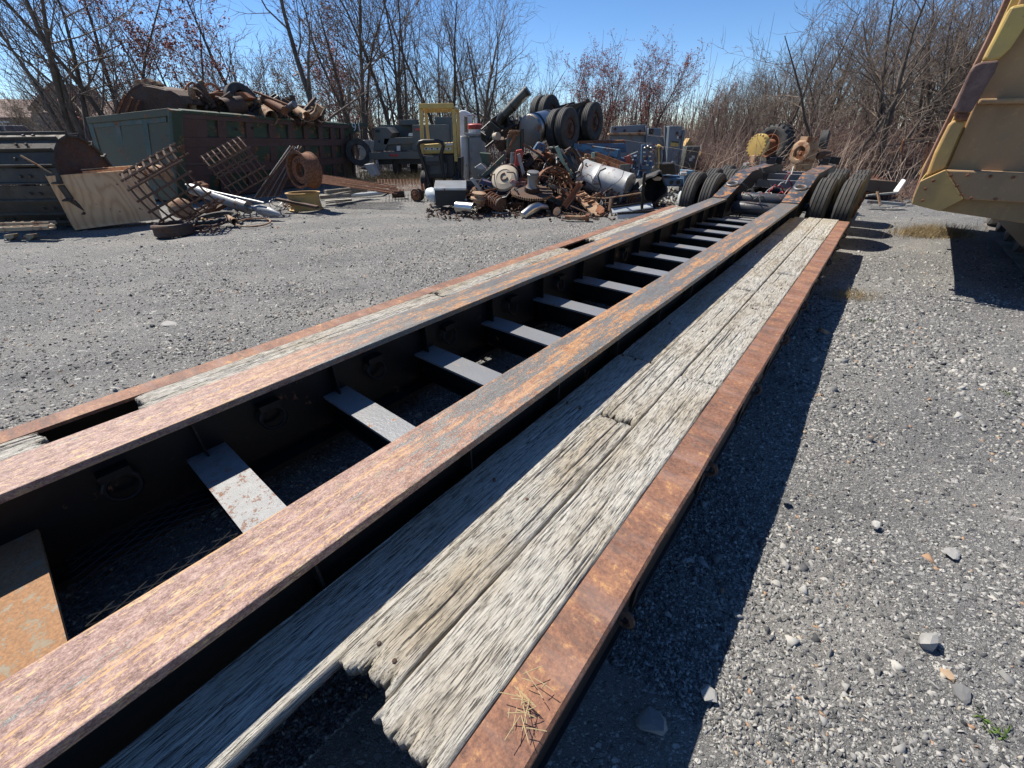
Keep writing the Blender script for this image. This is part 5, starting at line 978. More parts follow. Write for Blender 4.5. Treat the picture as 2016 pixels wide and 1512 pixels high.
# ---------------------------------------------------------------- the scrap heap
def hp1(name, label, cat, mat, pts, Y, dep, bev=.01, group=None): mb = MB(); plate(mb, pts, Y, dep); return one(name, label, cat, mb, mat, bevel=bev, group=group)
def hcyl(name, label, cat, mat, a, b, r_, open_=False, group=None, n=22): mb = MB(); (mb.pipe if open_ else mb.cyl)(P(*a), P(*b), r_, **({'n': n})); return one(name, label, cat, mb, mat, smooth=True, group=group)
BX = thing('black_box', 'black steel toolbox with a peeling pale lid at the left front of the heap', 'toolbox', G(886, 404))
px6('body', [(858, 405), (855, 373), (917, 371), (919, 404)], 11.35, .75, 'black', BX, .01)
mb = MB(); q = [P(854, 370.5, 11.3), P(918, 370.5, 11.3), P(918, 355, 12.1), P(857, 355, 12.1)]; mb.prism(q, (0, 0, -.05)); mb.build('lid', M['galv'], BX, True, bevel=.006)
hcyl('exhaust_tip', 'shiny mitre-cut exhaust tip on the gravel in front of the black toolbox', 'exhaust tip', 'chrome', (900, 407, 10.9), (934, 410, 10.6), .125, True)
mb = MB(); mb.tube([G(852, 410)+Vector((0, 0, .03)), G(880, 406)+Vector((0, 0, .05)), G(905, 400)+Vector((0, 0, .10)), P(918, 393, 11.2)], .028, 8); one('pipe', 'bent pale tube lying across the gravel to the exhaust tip', 'pipe', mb, 'galvdull', smooth=True)
hp1('flat_bar', 'grey flat bar leaning over the coil spring', 'flat bar', 'galvdull', [(925, 352), (931, 350), (958, 385), (952, 388)], 11.3, .05)
hp1('blue_channel', 'dark blue steel blade lying behind the white disc', 'blade', 'navy', [(943, 358), (948, 354), (1006, 372), (1005, 380), (992, 384), (945, 366)], 11.7, .35)
hp1('steel_sheet', 'dark blue panel behind the black toolbox', 'panel', 'dkblue', [(918, 390), (918, 355), (946, 354), (946, 392)], 12.2, .1)
cs = thing('coil_spring', 'thick rusty coil spring lying at the left front of the heap', 'spring', P(975, 395, 10.9)); ca, cb = P(962, 390, 11.1), P(984, 402, 10.75); ax = (cb-ca).normalized(); x = ax.orthogonal().normalized(); y = ax.cross(x); mb = MB()
mb.tube([ca.lerp(cb, t)+(x*math.cos(t*27)+y*math.sin(t*27))*.155 for t in np.linspace(0, 1, 100)], .021, 8); mb.build('coil', M['rust'], cs, True, smooth=True); mb = MB(); mb.cyl(ca, cb+ax*.03, .075, 18); mb.build('core', M['rustdark'], cs, True, smooth=True); mb = MB(); mb.lathe([(.16, 0), (.16, .05), (.05, .06)], cb, ax, 22); mb.build('seat', M['rustdark'], cs, True, smooth=True)
pb = thing('pulley_block', 'tan-brown stacked pulley block left of the coil spring', 'pulley', P(940, 395, 11))
mb = MB(); mb.lathe([(.16, 0), (.19, .03), (.12, .06), (.12, .11), (.20, .14), (.20, .18), (.13, .21), (.13, .26), (.17, .29)], P(942, 404, 11)+Vector((0, 0, 0)), (.1, -.1, 1), 24); mb.build('sheaves', M['rusttan'], pb, True, smooth=True); mb = MB(); mb.bar(P(930, 385, 11.0), P(955, 400, 10.9), .08, .14); mb.build('yoke', M['rust'], pb, True, bevel=.01)
wd = thing('white_disc', 'big cream painted steel disc tilted at the front left of the heap', 'disc', P(993, 350, 11.6)); ax = Vector((-.25, -.75, .62)); mb = MB(); mb.lathe([(.34, -.05), (.36, -.02), (.33, .03), (.2, .06), (.19, .05), (.08, .05), (.01, .055)], P(993, 350, 11.6), ax, 34); mb.build('plate', M['tan'], wd, True, smooth=True); mb = MB(); mb.ring(P(994, 351, 11.6)+ax.normalized()*.07, ax, .09, .02, 18, 6, 4.5); mb.build('slot_ring', M['rustdark'], wd, True)
hp1('pink_casting', 'faded red casting below the cream disc', 'casting', 'pink', [(1000, 362), (1010, 352), (1024, 362), (1020, 372), (1008, 372)], 11.4, .3, .03); hp1('pink_sheet', 'pale pink sheet metal leaning beside the faded red casting', 'sheet', 'pink', [(1012, 374), (1024, 357), (1036, 358), (1038, 373)], 11.5, .03)
hp1('maroon_tank', 'dark red box section behind the cream disc', 'box', 'maroon', [(983, 340), (984, 326), (1008, 323), (1020, 330), (1018, 340)], 12.1, .4, .03)
rg = thing('ring_gear', 'large rusty ring gear with cut teeth lying near the front of the heap', 'gear', P(1047, 380, 11)); c_ = P(1047, 379, 11.1); ax = Vector((.05, -.2, 1)).normalized(); mb = MB(); mb.lathe([(.40, -.03), (.50, -.03), (.50, .03), (.40, .03)], c_, ax, 48, (False, False)); mb.lathe([(.05, .0), (.41, .0), (.41, .025), (.05, .025)], c_, ax, 30); mb.build('ring', M['rustdark'], rg, True)
x = ax.orthogonal().normalized(); y = ax.cross(x)
for k in range(56): a = 6.283*k/56; d = x*math.cos(a)+y*math.sin(a); mb = MB(); mb.bar(c_+d*.505-ax*.028, c_+d*.505+ax*.028, .026, .03, d); mb.build('tooth', M['rusttan'], rg, True)
gs = thing('gear_shaft', 'upright gear hub standing on the ring gear', 'gear', c_+ax*.03); mb = MB(); mb.lathe([(.17, 0), (.17, .10)], (0, 0, 0), ax, 30); mb.build('pinion', M['rustdark'], gs)
mb = MB(); mb.lathe([(.15, .1), (.12, .14), (.13, .36), (.15, .37), (.15, .40), (.135, .41), (.14, .45), (.02, .46)], (0, 0, 0), ax, 26); mb.build('hub', M['steel'], gs, smooth=True)
for k in range(26): a = 6.283*k/26; d = x*math.cos(a)+y*math.sin(a); mb = MB(); mb.bar(d*.175+ax*.003, d*.175+ax*.098, .022, .03, d); mb.build('tooth', M['rustdark'], gs)
mb = MB(); mb.tube([P(1030, 426, 10.35), P(1046, 414, 10.45), P(1058, 408, 10.6), P(1072, 411, 10.85)], [.115, .125, .125, .12], 20); one('exhaust_bend', 'shiny chrome exhaust bend at the foot of the heap', 'exhaust bend', mb, 'chrome', smooth=True)
for k, (R0, a0, arc, dx, lb) in enumerate(((.50, -1.7, 3.3, 0, 'outer rusty curved band arching over the middle of the heap'), (.45, -1.6, 3.0, -.08, 'middle rusty curved band inside the outer arch'), (.38, -1.7, 2.8, -.14, 'inner rusty curved band inside the outer arch'))):
    mb = MB(); c_ = P(1090, 372, 11.2)+Vector((dx, .15*k, 0)); ax = Vector((.35, -1, .1)); mb.lathe([(R0-.02, -.06), (R0, -.06), (R0, .06), (R0-.02, .06), (R0-.02, -.06)], c_, ax, 26, (False, False), arc, a0); one('curved_band', lb, 'band', mb, 'rust', smooth=True)
rc = thing('channel_iron', 'orange-rust channel iron leaning up at the right front of the heap', 'channel iron', P(1128, 385, 10.8)); a, b = P(1111, 406, 10.6), P(1143, 361, 11.); mb = MB(); mb.bar(a, b, .12, .02, (0, -1, .3)); mb.build('web', M['rustorange'], rc, True); sd = (b-a).normalized().cross(Vector((0, -1, .3))).normalized()
for s_ in (-1, 1): mb = MB(); mb.bar(a+sd*.06*s_+Vector((0, -.03, 0)), b+sd*.06*s_+Vector((0, -.03, 0)), .02, .07, (0, -1, .3)); mb.build('flange', M['rustorange'], rc, True)
cv = thing('conveyor_slat', 'tan worn slat with a rounded end sloping down to the gravel', 'slat', P(1160, 400, 10.8)); q = [P(1131, 385, 11.3), P(1150, 376, 11.4), P(1180, 402, 10.75), P(1190, 410, 10.55), P(1191, 419, 10.4), P(1180, 425, 10.3), P(1168, 422, 10.35)]; mb = MB(); mb.prism(q, (0, .03, -.05)); mb.build('slat', M['rusttan'], cv, True, bevel=.008)
mb = MB(); mb.prism([p+Vector((0, -.004, .012)) for p in (P(1172, 417, 10.42), P(1178, 405, 10.65), P(1189, 411, 10.53), P(1189, 419, 10.41), P(1180, 423, 10.34))], (0, -.002, .01)); mb.build('wear_pad', M['rustorange'], cv, True)
for k in range(4): mb = MB(); p = P(1136+k*7, 381+k*6.2, 11.25-k*.14); mb.bar(p, p+Vector((.18, .06, .04)), .03, .04); mb.build('cleat', M['rust'], cv, True)
st = thing('stud_bolt', 'long rusty stud bolt with a thick head on the gravel before the heap', 'bolt', G(1135, 437)); a, b = G(1112, 433)+Vector((0, 0, .055)), G(1152, 434)+Vector((0, 0, .055)); mb = MB(); mb.cyl(a, b, .048, 18); mb.build('shank', M['rusttan'], st, True, smooth=True); mb = MB(); mb.cyl(b, b+(b-a).normalized()*.09, .095, 8); mb.build('head', M['rust'], st, True)
mb = MB(); mb.cyl(P(1122, 405, 10.6), P(1166, 423, 10.2), .018, 8); mb.lathe([(.01, -.05), (.045, -.03), (.05, 0), (.045, .03), (.01, .05)], P(1167, 423.5, 10.2), (1, 0, -.4), 14); one('ball_rod', 'thin rod with a ball end beside the stud bolt', 'rod', mb, 'rustdark', smooth=True)
mb = MB(); mb.lathe([(.05, 0), (.05, .05), (.1, .06), (.1, .10), (.03, .11)], P(1100, 419, 10.4), (-.5, -.6, .4), 16); one('u_joint', 'small universal joint at the foot of the heap', 'joint', mb, 'rustdark', smooth=True)
hp1('square_tube', 'short black square tube end at the foot of the heap', 'tube', 'black', [(1076, 425), (1076, 415), (1085, 415), (1085, 424)], 10.5, .4)
gt = thing('galvanised_tank', 'big dented galvanised steel tank lying at the right of the heap', 'tank', P(1190, 352, 12)); a, b = P(1146, 346, 12.4), P(1236, 374, 11.7); ax = b-a; Lg = ax.length; mb = MB(); rt = .40; mb.lathe([(rt-.03, 0), (rt, .0), (rt+.008, .02), (rt, .04), (rt, Lg*.12), (rt, Lg*.22), (rt, Lg*.35), (rt+.006, Lg*.36), (rt, Lg*.37), (rt, Lg*.5), (rt, Lg*.6), (rt, Lg*.7), (rt, Lg*.82), (rt, Lg-.04), (rt+.008, Lg-.02), (rt, Lg), (rt-.03, Lg), (.01, Lg-.06)], a, ax, 44); mb.dent(.05, 2.2); mb.build('shell', M['galvold'], gt, True, smooth=True)
for t in (.26, .80): mb = MB(); mb.lathe([(rt+.001, -.045), (rt+.007, -.045), (rt+.007, .045), (rt+.001, .045)], a+ax*t, ax, 20, (False, False), 1.7, 1.2); mb.build('strap', M['steel'], gt, True, smooth=True)
mn = thing('green_machine', 'dark green machine cabinet with a pale top in the upper left of the heap', 'machine', P(1010, 290, 12.8))
px6('cabinet', [(997, 322), (998, 268), (1005, 258), (1022, 257), (1027, 263), (1026, 322)], 12.7, .7, 'dkgreen', mn, .03); px6('top_plate', [(1000, 262), (1004, 256), (1022, 256), (1024, 260)], 12.65, .7, 'rusttan', mn, .01); px6('arm', [(1002, 288), (1012, 264), (1015, 266), (1006, 290)], 12.6, .05, 'rust', mn)
hcyl('round_post', 'dark round post beside the green machine cabinet', 'post', 'black', (1028, 300, 12.7), (1028, 254, 12.7), .05); hp1('green_tray', 'dark green tray in the left of the heap', 'tray', 'dkgreen', [(944, 301), (966, 303), (966, 320), (962, 330), (949, 320)], 12.6, .5)
hp1('green_beam', 'dark green beam sloping below the green tray', 'beam', 'dkgreen', [(946, 348), (992, 304), (996, 312), (966, 342), (952, 350)], 12.3, .4); hp1('pale_plate', 'pale triangular plate at the left edge of the heap', 'plate', 'galvdull', [(934, 330), (946, 322), (957, 332), (948, 335)], 12.3, .25)
hcyl('cream_ball', 'cream round valve cap above the green tray', 'valve', 'tan', (974, 270, 13.), (981, 268, 12.9), .10); hcyl('strut', 'black strut pointing down left above the green tray', 'strut', 'black', (956, 291, 12.8), (972, 278, 12.9), .03)
for k in range(7): hcyl('gearbox_part', 'dark gearbox casting piece between the green machine and the chassis', 'casting', 'rustdark', (974+k*4.5, 276+(k*7) % 14, 12.9+.05*k), (982+k*4, 282+(k*5) % 12, 13.1), .08+.03*(k % 3), group='gearbox castings')
hp1('red_jack', 'bright red jack body standing in the heap', 'jack', 'red', [(1013, 328), (1016, 296), (1028, 294), (1031, 300), (1026, 326)], 12.2, .25, .02); hcyl('gas_bottle', 'small dull bottle beside the red jack', 'bottle', 'steel', (1008, 322, 12.1), (1010, 300, 12.1), .06); hp1('grey_lever', 'grey flat lever standing before the red jack', 'lever', 'galvdull', [(1018, 304), (1024, 302), (1034, 342), (1028, 346)], 11.9, .05)
tb = thing('trough', 'long rusty brown trough sloping towards the galvanised tank', 'trough', P(1170, 310, 13)); a, b = P(1118, 288, 13.6), P(1220, 326, 12.2); w_ = Vector((.35, .30, 0)); u_ = Vector((0, 0, 1))
for o_, nm in ((Vector((0, 0, 0)), 'wall'), (w_, 'wall')): mb = MB(); mb.prism([a+o_, b+o_, b+o_-u_*.25, a+o_-u_*.25], w_.normalized()*.02); mb.build(nm, M['rust'], tb, True)
mb = MB(); mb.prism([a-u_*.25, b-u_*.25, b+w_-u_*.25, a+w_-u_*.25], u_*-.02); mb.build('floor', M['rustdark'], tb, True); mb = MB(); mb.prism([b+u_*.02, b+w_+u_*.02, b+w_-u_*.27, b-u_*.27], (b-a).normalized()*.02); mb.build('end_plate', M['olive'], tb, True)
hp1('mint_bar', 'pale mint green bar slanting down through the heap', 'bar', 'mint', [(1092, 290), (1099, 287), (1112, 318), (1136, 352), (1130, 354), (1104, 318)], 12.2, .08); hcyl('mint_post', 'pale mint green post beside the galvanised tank', 'post', 'mint', (1168, 330, 12.6), (1168, 300, 12.6), .05)
hp1('blue_tarp', 'bright blue tarpaulin fold below the chrome tank', 'tarpaulin', 'blue', [(1046, 300), (1060, 278), (1074, 284), (1072, 302)], 13.0, .4, .05)
for k in range(9):
    p = [P(1084+r.random()*8, 292+r.random()*8, 12.4)]; q = [P(1090+k*5, 288+2*k, 12.5), P(1104+k*4, 300+3*k, 12.3), P(1116+k*3, 316+3*k, 12.2), P(1122+k*2, 330+2*k, 12.2)]
    mb = MB(); mb.tube(p+q, .025, 8); one('hose', 'black rubber hose in the bundle hanging over the mint green bar', 'hose', mb, 'hose', 'hose bundle on the heap', smooth=True)
mb = MB(); mb.bar(P(1028, 283, 12.7), P(1070, 308, 12.2), .05, .05); one('rusty_bar', 'thin rusty bar sloping under the chrome tank', 'bar', mb, 'rust'); hp1('dark_boom', 'dark square boom leaning right of the hose bundle', 'boom', 'rustdark', [(1114, 296), (1124, 289), (1148, 322), (1140, 330)], 12.5, .2)
mb = MB(); q = [G(1110, 392)+Vector((0, .4, .35)), P(1150, 388, 11.1), P(1190, 391, 10.9), P(1225, 386, 10.9), P(1262, 380, 10.95)]; mb.tube(q, .018, 7); one('cable', 'stiff cable running from the heap to the black post', 'cable', mb, 'rusttan', smooth=True)
for k in range(5): mb = MB(); c_ = G(985+k*7, 420-k*.5)+Vector((0, 0, .05)); mb.ring(c_, (rr.gauss(0, .3), rr.gauss(0, .4), 1), rr.uniform(.2, .36), .013, 24, 5, rr.uniform(3, 5.5), rr.random()*6); one('wire_loop', 'loop of pale cable on the gravel by the coil spring', 'wire loop', mb, 'galvdull', 'cable loops by the coil spring', smooth=True)
hcyl('brake_drum', 'rusty brake drum lying under the right end of the galvanised tank', 'drum', 'rustdark', (1250, 395, 11.4), (1252, 393, 11.75), .24)
for k in range(3): mb = MB(); mb.ring(P(1250, 395, 11.4)+Vector((0, -.01, 0)), (-.05, -1, .1), .08+.06*k, .012, 20, 5); one('drum_ring', ('inner', 'middle', 'outer')[k]+' ring on the face of the brake drum under the tank', 'ring', mb, 'rust')
# filler pieces of the heap, denser toward the middle
r = random.Random(31)
for k in range(150):
    t = r.random(); px = 930+t*290; hh = math.sin(min(1, max(0, (px-915)/330))*3.14)**.7; py = 412-r.random()*(hh*112+6); Yq = 11.0+(412-py)/112*1.9+r.random()*.5; c_ = P(px, py, Yq); kd = k % 7; mb = MB(); m_ = Quaternion((r.gauss(0, 1), r.gauss(0, 1), r.gauss(0, 1)), r.uniform(0, 3)).to_matrix(); s_ = r.uniform(.5, 1.2)
    if kd == 0: mb.box(c_, (.5*s_, .16*s_, .025), m_)
    elif kd == 1: d = m_ @ Vector((.25*s_, 0, 0)); mb.pipe(c_-d, c_+d, .06*s_, .012, 14)
    elif kd == 2: d = m_ @ Vector((.4*s_, 0, 0)); e_ = m_ @ Vector((0, .04, .04)); mb.bar(c_-d, c_+d, .09, .02, m_ @ Vector((0, 0, 1))); mb.bar(c_-d+e_, c_+d+e_, .02, .09, m_ @ Vector((0, 0, 1)))
    elif kd == 3: mb.lathe([(.04, 0), (.13*s_, 0), (.13*s_, .05), (.06, .06), (.06, .12), (.03, .12)], c_, m_ @ Vector((0, 0, 1)), 18)
    elif kd == 4: mb.ring(c_, m_ @ Vector((0, 0, 1)), .18*s_, .03, 18, 6, r.uniform(3, 6.2))
    elif kd == 5: mb.box(c_, (.28*s_, .2*s_, .14*s_), m_); mb.cyl(c_, c_+m_ @ Vector((0, 0, .22*s_)), .06*s_, 12)
    else: d = m_ @ Vector((.45*s_, 0, 0)); mb.cyl(c_-d, c_+d, .018, 8)
    one('scrap_piece', 'small rusted machine offcut in the middle scrap heap', 'scrap', mb, ('rust', 'rustdark', 'rustdark', 'steel', 'rustdark', 'rust', 'black', 'steel', 'rustdark', 'olive', 'black', 'rustorange', 'rusttan')[k % 13], 'offcuts of the middle scrap heap', smooth=kd in (1, 3, 4, 6))
mb = MB()
for k in range(2600):
    px = 925+r.random()*310; hh = math.sin(min(1, max(0, (px-910)/345))*3.14)**.7; v = r.random()**1.3; py = 414-v*(hh*100+3); c_ = P(px, py, 11.0+v*1.9+r.random()*1.2); m_ = Quaternion((r.gauss(0, 1), r.gauss(0, 1), r.gauss(0, 1)), r.uniform(0, 3)).to_matrix(); mb.box(c_, (r.uniform(.04, .26), r.uniform(.03, .1), r.uniform(.015, .07)), m_)
tag(mb.build('scrap_fill', M['rustdark']), 'mass of small rusty bits inside the middle heap', kind='stuff')
mb = MB()
for k in range(900):
    a = G(840+r.random()*560, 399+r.random()*34-(6 if r.random() < .3 else 0)); m_ = Quaternion((r.gauss(0, .4), r.gauss(0, .4), 1), r.uniform(0, 6)).to_matrix(); mb.box(a+Vector((0, 0, .012)), (r.uniform(.02, .16), r.uniform(.015, .05), r.uniform(.01, .03)), m_)
tag(mb.build('litter', M['rustdark']), 'small litter and chips on the gravel round the heap', kind='stuff')
for k in range(70):
    px = 935+r.random()*285; hh = math.sin(min(1, max(0, (px-915)/330))*3.14)**.7; py = 408-r.random()*hh*105; p = P(px, py, 10.85+(412-py)/112*1.9); q = [p]; d = Vector((r.gauss(0, 1), r.gauss(0, .5), r.gauss(0, .6))).normalized()
    for j in range(6): d = (d+Vector((r.gauss(0, .5), r.gauss(0, .3), r.gauss(-.05, .5)))).normalized(); q.append(q[-1]+d*r.uniform(.07, .16)); q[-1].z = max(.02, q[-1].z)
    mb = MB(); mb.tube(q, r.choice((.008, .012, .016, .02)), 6); one('bent_rod', 'thin bent rod or hose tangled through the middle scrap heap', 'rod', mb, ('rustdark', 'rust', 'hose', 'hose', 'rust', 'steel')[k % 6], 'bent rods in the middle scrap heap', smooth=True)
# torn drum, post, gutters, white drum
td = thing('torn_drum', 'torn open black rubber-lined drum facing the camera right of the tank', 'drum', P(1285, 378, 11.6)); ax = Vector((.12, -1, .30)).normalized(); c_ = P(1284, 373, 11.6); x = Vector((1, 0, 0)); x = (x-ax*x.dot(ax)).normalized(); y = x.cross(ax); V = []; N = 30; rr2 = random.Random(3)
for (rad, h) in ((.40, -.55), (.43, -.25), (.41, .0), (.36, .10), (.31, .12), (.36, .0), (.39, -.25), (.36, -.53)):
    for j in range(N): a = 6.283*j/N; w_ = 1+.16*math.cos(2*a+1.0)+(.07*math.sin(5*a+1) if h > -.1 else 0); V.append(c_+ax*h+(x*math.cos(a)*.92+y*math.sin(a)*1.1)*rad*w_+ax*(.10*math.sin(3*a) if h > -.1 else 0))
mb = MB(); mb.add(V, [(i*N+j, i*N+(j+1) % N, (i+1)*N+(j+1) % N, (i+1)*N+j) for i in range(7) for j in range(N)]); mb.add(V[:N], [tuple(range(N))]); mb.build('shell', M['rubber'], td, True, smooth=True)
px6('torn_flap', [(1262, 378), (1258, 371), (1266, 362), (1272, 360), (1268, 374)], 11.4, .05, 'white', td); px6('torn_rag', [(1284, 352), (1296, 347), (1304, 350), (1300, 356), (1290, 356)], 11.6, .05, 'tan', td)
ps = thing('steel_post', 'black steel post standing on a small cross foot before the torn drum', 'post', G(1263, 416)); mb = MB(); mb.bar(G(1263, 415.5), P(1269, 340, G(1263, 416).y), .06, .06); mb.build('shaft', M['black'], ps, True); g = G(1263, 416); mb = MB(); mb.bar(g+Vector((-.2, .0, .02)), g+Vector((.22, -.02, .02)), .05, .03); mb.bar(g+Vector((0, -.2, .05)), g+Vector((.02, .15, .05)), .05, .03); mb.build('foot', M['black'], ps, True)
for k, (pts, lb) in enumerate(((((1204, 412), (1283, 400), (1286, 409), (1206, 421)), 'upper white metal gutter panel on the gravel'), (((1216, 424), (1295, 419), (1280, 426), (1216, 432)), 'lower white metal gutter panel next to the trailer rail'))):
    mb = MB(); q = [G(x, y, .12 if j < 2 else .04) for j, (x, y) in enumerate(pts)]; mb.prism(q, (0, .02, .02)); one('gutter', lb, 'panel', mb, 'plastic')
    mb = MB(); mb.bar(q[0]+Vector((0, .03, .02)), q[1]+Vector((0, .03, .02)), .04, .07); one('gutter_strip', 'black rolled edge along the '+('upper', 'lower')[k]+' white gutter panel', 'trim', mb, 'black')
mb = MB(); a, b = G(1336, 404)+Vector((0, .1, .17)), G(1366, 405)+Vector((0, .15, .17)); mb.lathe([(.14, 0), (.17, .02), (.17, .16), (.16, .17), (.17, .18), (.17, (b-a).length)], a, b-a, 24); one('white_pail', 'white plastic pail lying beside the left trailer tire', 'pail', mb, 'plastic', smooth=True)
# ---------------------------------------------------------------- blue machine, hopper, cabinets
Y = 14.2; BM = thing('blue_machine', 'blue steel press frame with a light blue beam behind the scrap heap', 'machine', G(1240, 380))
mb = MB(); mb.bar(P(1125, 289, 13.9), P(1216, 302, 13.3), .10, .20); mb.build('light_beam', M['ltblue'], BM, True, bevel=.015)
px6('side_frame', [(1128, 306), (1128, 292), (1216, 304), (1213, 320), (1170, 316)], 13.45, .2, 'blue', BM); px6('deck', [(1100, 300), (1102, 283), (1232, 277), (1234, 300)], 14.8, 1.6, 'blue', BM, .02); px6('deck_top', [(1140, 284), (1142, 277), (1231, 276), (1232, 283)], 14.4, .6, 'rust', BM, .01); px6('deck_rail', [(1145, 291), (1145, 283), (1230, 282), (1230, 291)], 14.2, .1, 'blue', BM, .01)
px6('under_frame', [(1100, 345), (1100, 300), (1215, 300), (1215, 345)], 15.4, .5, 'rustdark', BM); px6('end_post', [(1212, 322), (1213, 294), (1222, 294), (1224, 322)], 13.3, .3, 'blue', BM, .015); px6('pump_block', [(1216, 340), (1217, 310), (1234, 312), (1232, 342)], 13.5, .4, 'blue', BM, .02)
px6('lower_beam', [(1210, 375), (1212, 346), (1352, 346), (1352, 350), (1250, 352), (1248, 375)], 14.3, .3, 'blue', BM, .01)
for k, (x, y, a) in enumerate(((1236, 320, .4), (1250, 318, -.3), (1290, 300, .2), (1232, 335, .8), (1244, 344, -.5), (1262, 342, .2), (1285, 335, 0.6))): mb = MB(); c_ = P(x, y, 13.6); mb.box(c_, (.16, .2, .14), Matrix.Rotation(a, 3, 'Y')); mb.cyl(c_, c_+Vector((.12*math.sin(a), -.1, .16)), .05, 12); mb.build('valve', M['blue' if k % 2 else 'steel'], BM, True, bevel=.01)
for k in range(9):
    p = P(1228+r.random()*50, 318+r.random()*25, 13.5); q = [p]
    for j in range(4): q.append(q[-1]+Vector((r.gauss(0, .12), r.gauss(0, .05), r.gauss(.03, .12))))
    mb = MB(); mb.tube(q, .016, 6); mb.build('hose', M[('hose', 'galvdull', 'redhose')[k % 3]], BM, True, smooth=True)
mb = MB(); mb.prism([P(1229, 309, 13.2), P(1241, 306, 13.2), P(1247, 322, 13.2), P(1235, 326, 13.2)], (0, .05, 0)); one('red_flag_plate', 'small tilted red plate on the blue machine', 'plate', mb, 'red')
mb = MB(); mb.lathe([(.12, 0), (.12, .5), (.16, .52), (.16, .6), (.09, .62), (.09, .75)], G(1247, 372)+Vector((0, .3, 0)), (0, 0, 1), 18); one('hydrant_pillar', 'small blue pillar valve beside the galvanised tank end', 'valve', mb, 'blue', smooth=True)
CP = thing('control_panel', 'tall blue valve control panel with small labels and fittings', 'control panel', P(1270, 330, 13.4)); px6('panel', [(1262, 334), (1264, 285), (1286, 285), (1284, 334)], 13.35, .12, 'blue', CP)
for x, y in ((1266, 301), (1279, 300), (1266, 309), (1277, 309), (1268, 318), (1279, 318), (1272, 326)): px6('label_tag', [(x, y), (x, y-2.5), (x+5, y-2.5), (x+5, y)], 13.345, .004, 'white' if (x+y) % 3 else 'yellow', CP, 0)
for x, y in ((1269, 292), (1275, 289), (1281, 292), (1275, 312), (1270, 322), (1281, 324)): mb = MB(); mb.lathe([(.035, 0), (.04, .04), (.02, .07)], P(x, y, 13.34), (0, -1, .1), 12); mb.build('knob', M['steel'] if y < 300 else M['blue'], CP, True)
for x in (1268, 1275, 1281): mb = MB(); mb.cyl(P(x, 286, 13.4), P(x, 281, 13.4), .025, 8); mb.build('fitting', M['steel'], CP, True)
px6('leg', [(1264, 352), (1264, 333), (1282, 333), (1282, 352)], 13.4, .1, 'blue', CP)
HF = thing('hose_manifold', 'steel hose manifold on a thin stand right of the blue control panel', 'manifold', P(1297, 315, 13.5))
for x, y0, y1 in ((1290, 292, 325), (1296, 290, 330), (1302, 294, 322)): mb = MB(); mb.tube([P(x, y0, 13.5), P(x+1, (y0+y1)/2, 13.45), P(x-1, y1, 13.5)], .025, 8); mb.lathe([(.03, 0), (.06, .01), (.06, .06), (.02, .07)], P(x, y0, 13.5), (.3, -.4, 1), 12); mb.build('riser', M['steel'] if x != 1296 else M['yellow'], HF, True, smooth=True)
HP = thing('steel_hopper', 'blue-grey riveted steel hopper side standing behind the blue machine', 'hopper', G(1260, 350)); Y = 17.2
px6('upper_wall', [(1202, 262), (1204, 249), (1272, 245), (1273, 261)], Y, .1, 'grey', HP); px6('lip', [(1198, 266), (1199, 262), (1272, 261), (1272, 266)], Y-.15, .3, 'rusttan', HP); px6('lower_wall', [(1202, 300), (1201, 266), (1272, 266), (1312, 270), (1308, 345), (1204, 345)], Y+.02, .1, 'grey', HP)
px6('box', [(1276, 265), (1277, 252), (1300, 252), (1303, 268)], Y+.5, .6, 'grey', HP); px6('box_window', [(1277, 264), (1278, 253), (1287, 253), (1286, 264)], Y+.48, .03, 'black', HP, 0)
for x in (1273, 1310): px6('rib', [(x-2, 345), (x-1, 248), (x+2, 248), (x+2, 345)], Y-.12, .14, 'grey', HP)
px6('end_column', [(1311, 342), (1318, 248), (1344, 248), (1333, 342)], Y-.4, .5, 'grey', HP, .02); px6('end_flange', [(1333, 342), (1344, 255), (1350, 256), (1338, 330)], Y-.3, .1, 'grey', HP)
for x, y in ((1211, 254), (1230, 257), (1260, 258), (1333, 262), (1340, 270)): mb = MB(); mb.lathe([(.045, 0), (.045, .02)], P(x, y, Y-.02 if x < 1300 else Y-.41), (0, -1, 0), 12); mb.build('bolt_hole', M['rustdark'], HP, True)
px6('warning_label', [(1320, 288), (1321, 279), (1336, 280), (1335, 289)], Y-.41, .006, 'yellow', HP, 0); px6('warning_strip', [(1322, 280.5), (1322, 278), (1336, 279), (1336, 281.5)], Y-.415, .004, 'black', HP, 0); px6('paper_label', [(1333, 273), (1333, 268), (1336, 268), (1336, 273)], Y-.41, .006, 'white', HP, 0)
EC = thing('electric_cabinet', 'grey electrical cabinet with door seams standing right of the hopper', 'cabinet', G(1358, 340)); Y = 17.0
px6('body', [(1343, 340), (1353, 288), (1379, 288), (1371, 340)], Y, .5, 'olive', EC, .01); px6('door', [(1347, 325), (1352, 300), (1376, 301), (1372, 326)], Y-.02, .018, 'olive', EC, .004); px6('upper_door', [(1353, 299), (1355, 290), (1377, 290), (1376, 299)], Y-.02, .018, 'olive', EC, .004)
for x, y in ((1357, 317), (1362, 312)): px6('label_tag', [(x, y), (x, y-6), (x+6, y-6), (x+6, y)], Y-.026, .004, 'white', EC, 0)
px6('handle', [(1368, 322), (1368, 319), (1371, 319), (1371, 322)], Y-.04, .02, 'steel', EC, 0)
BT = thing('black_tool_chest', 'open black steel chest with pale rim on the blue stand', 'chest', P(1317, 332, 14)); px6('chest', [(1299, 343), (1299, 323), (1328, 322), (1331, 343)], 13.9, .6, 'black', BT, .01)
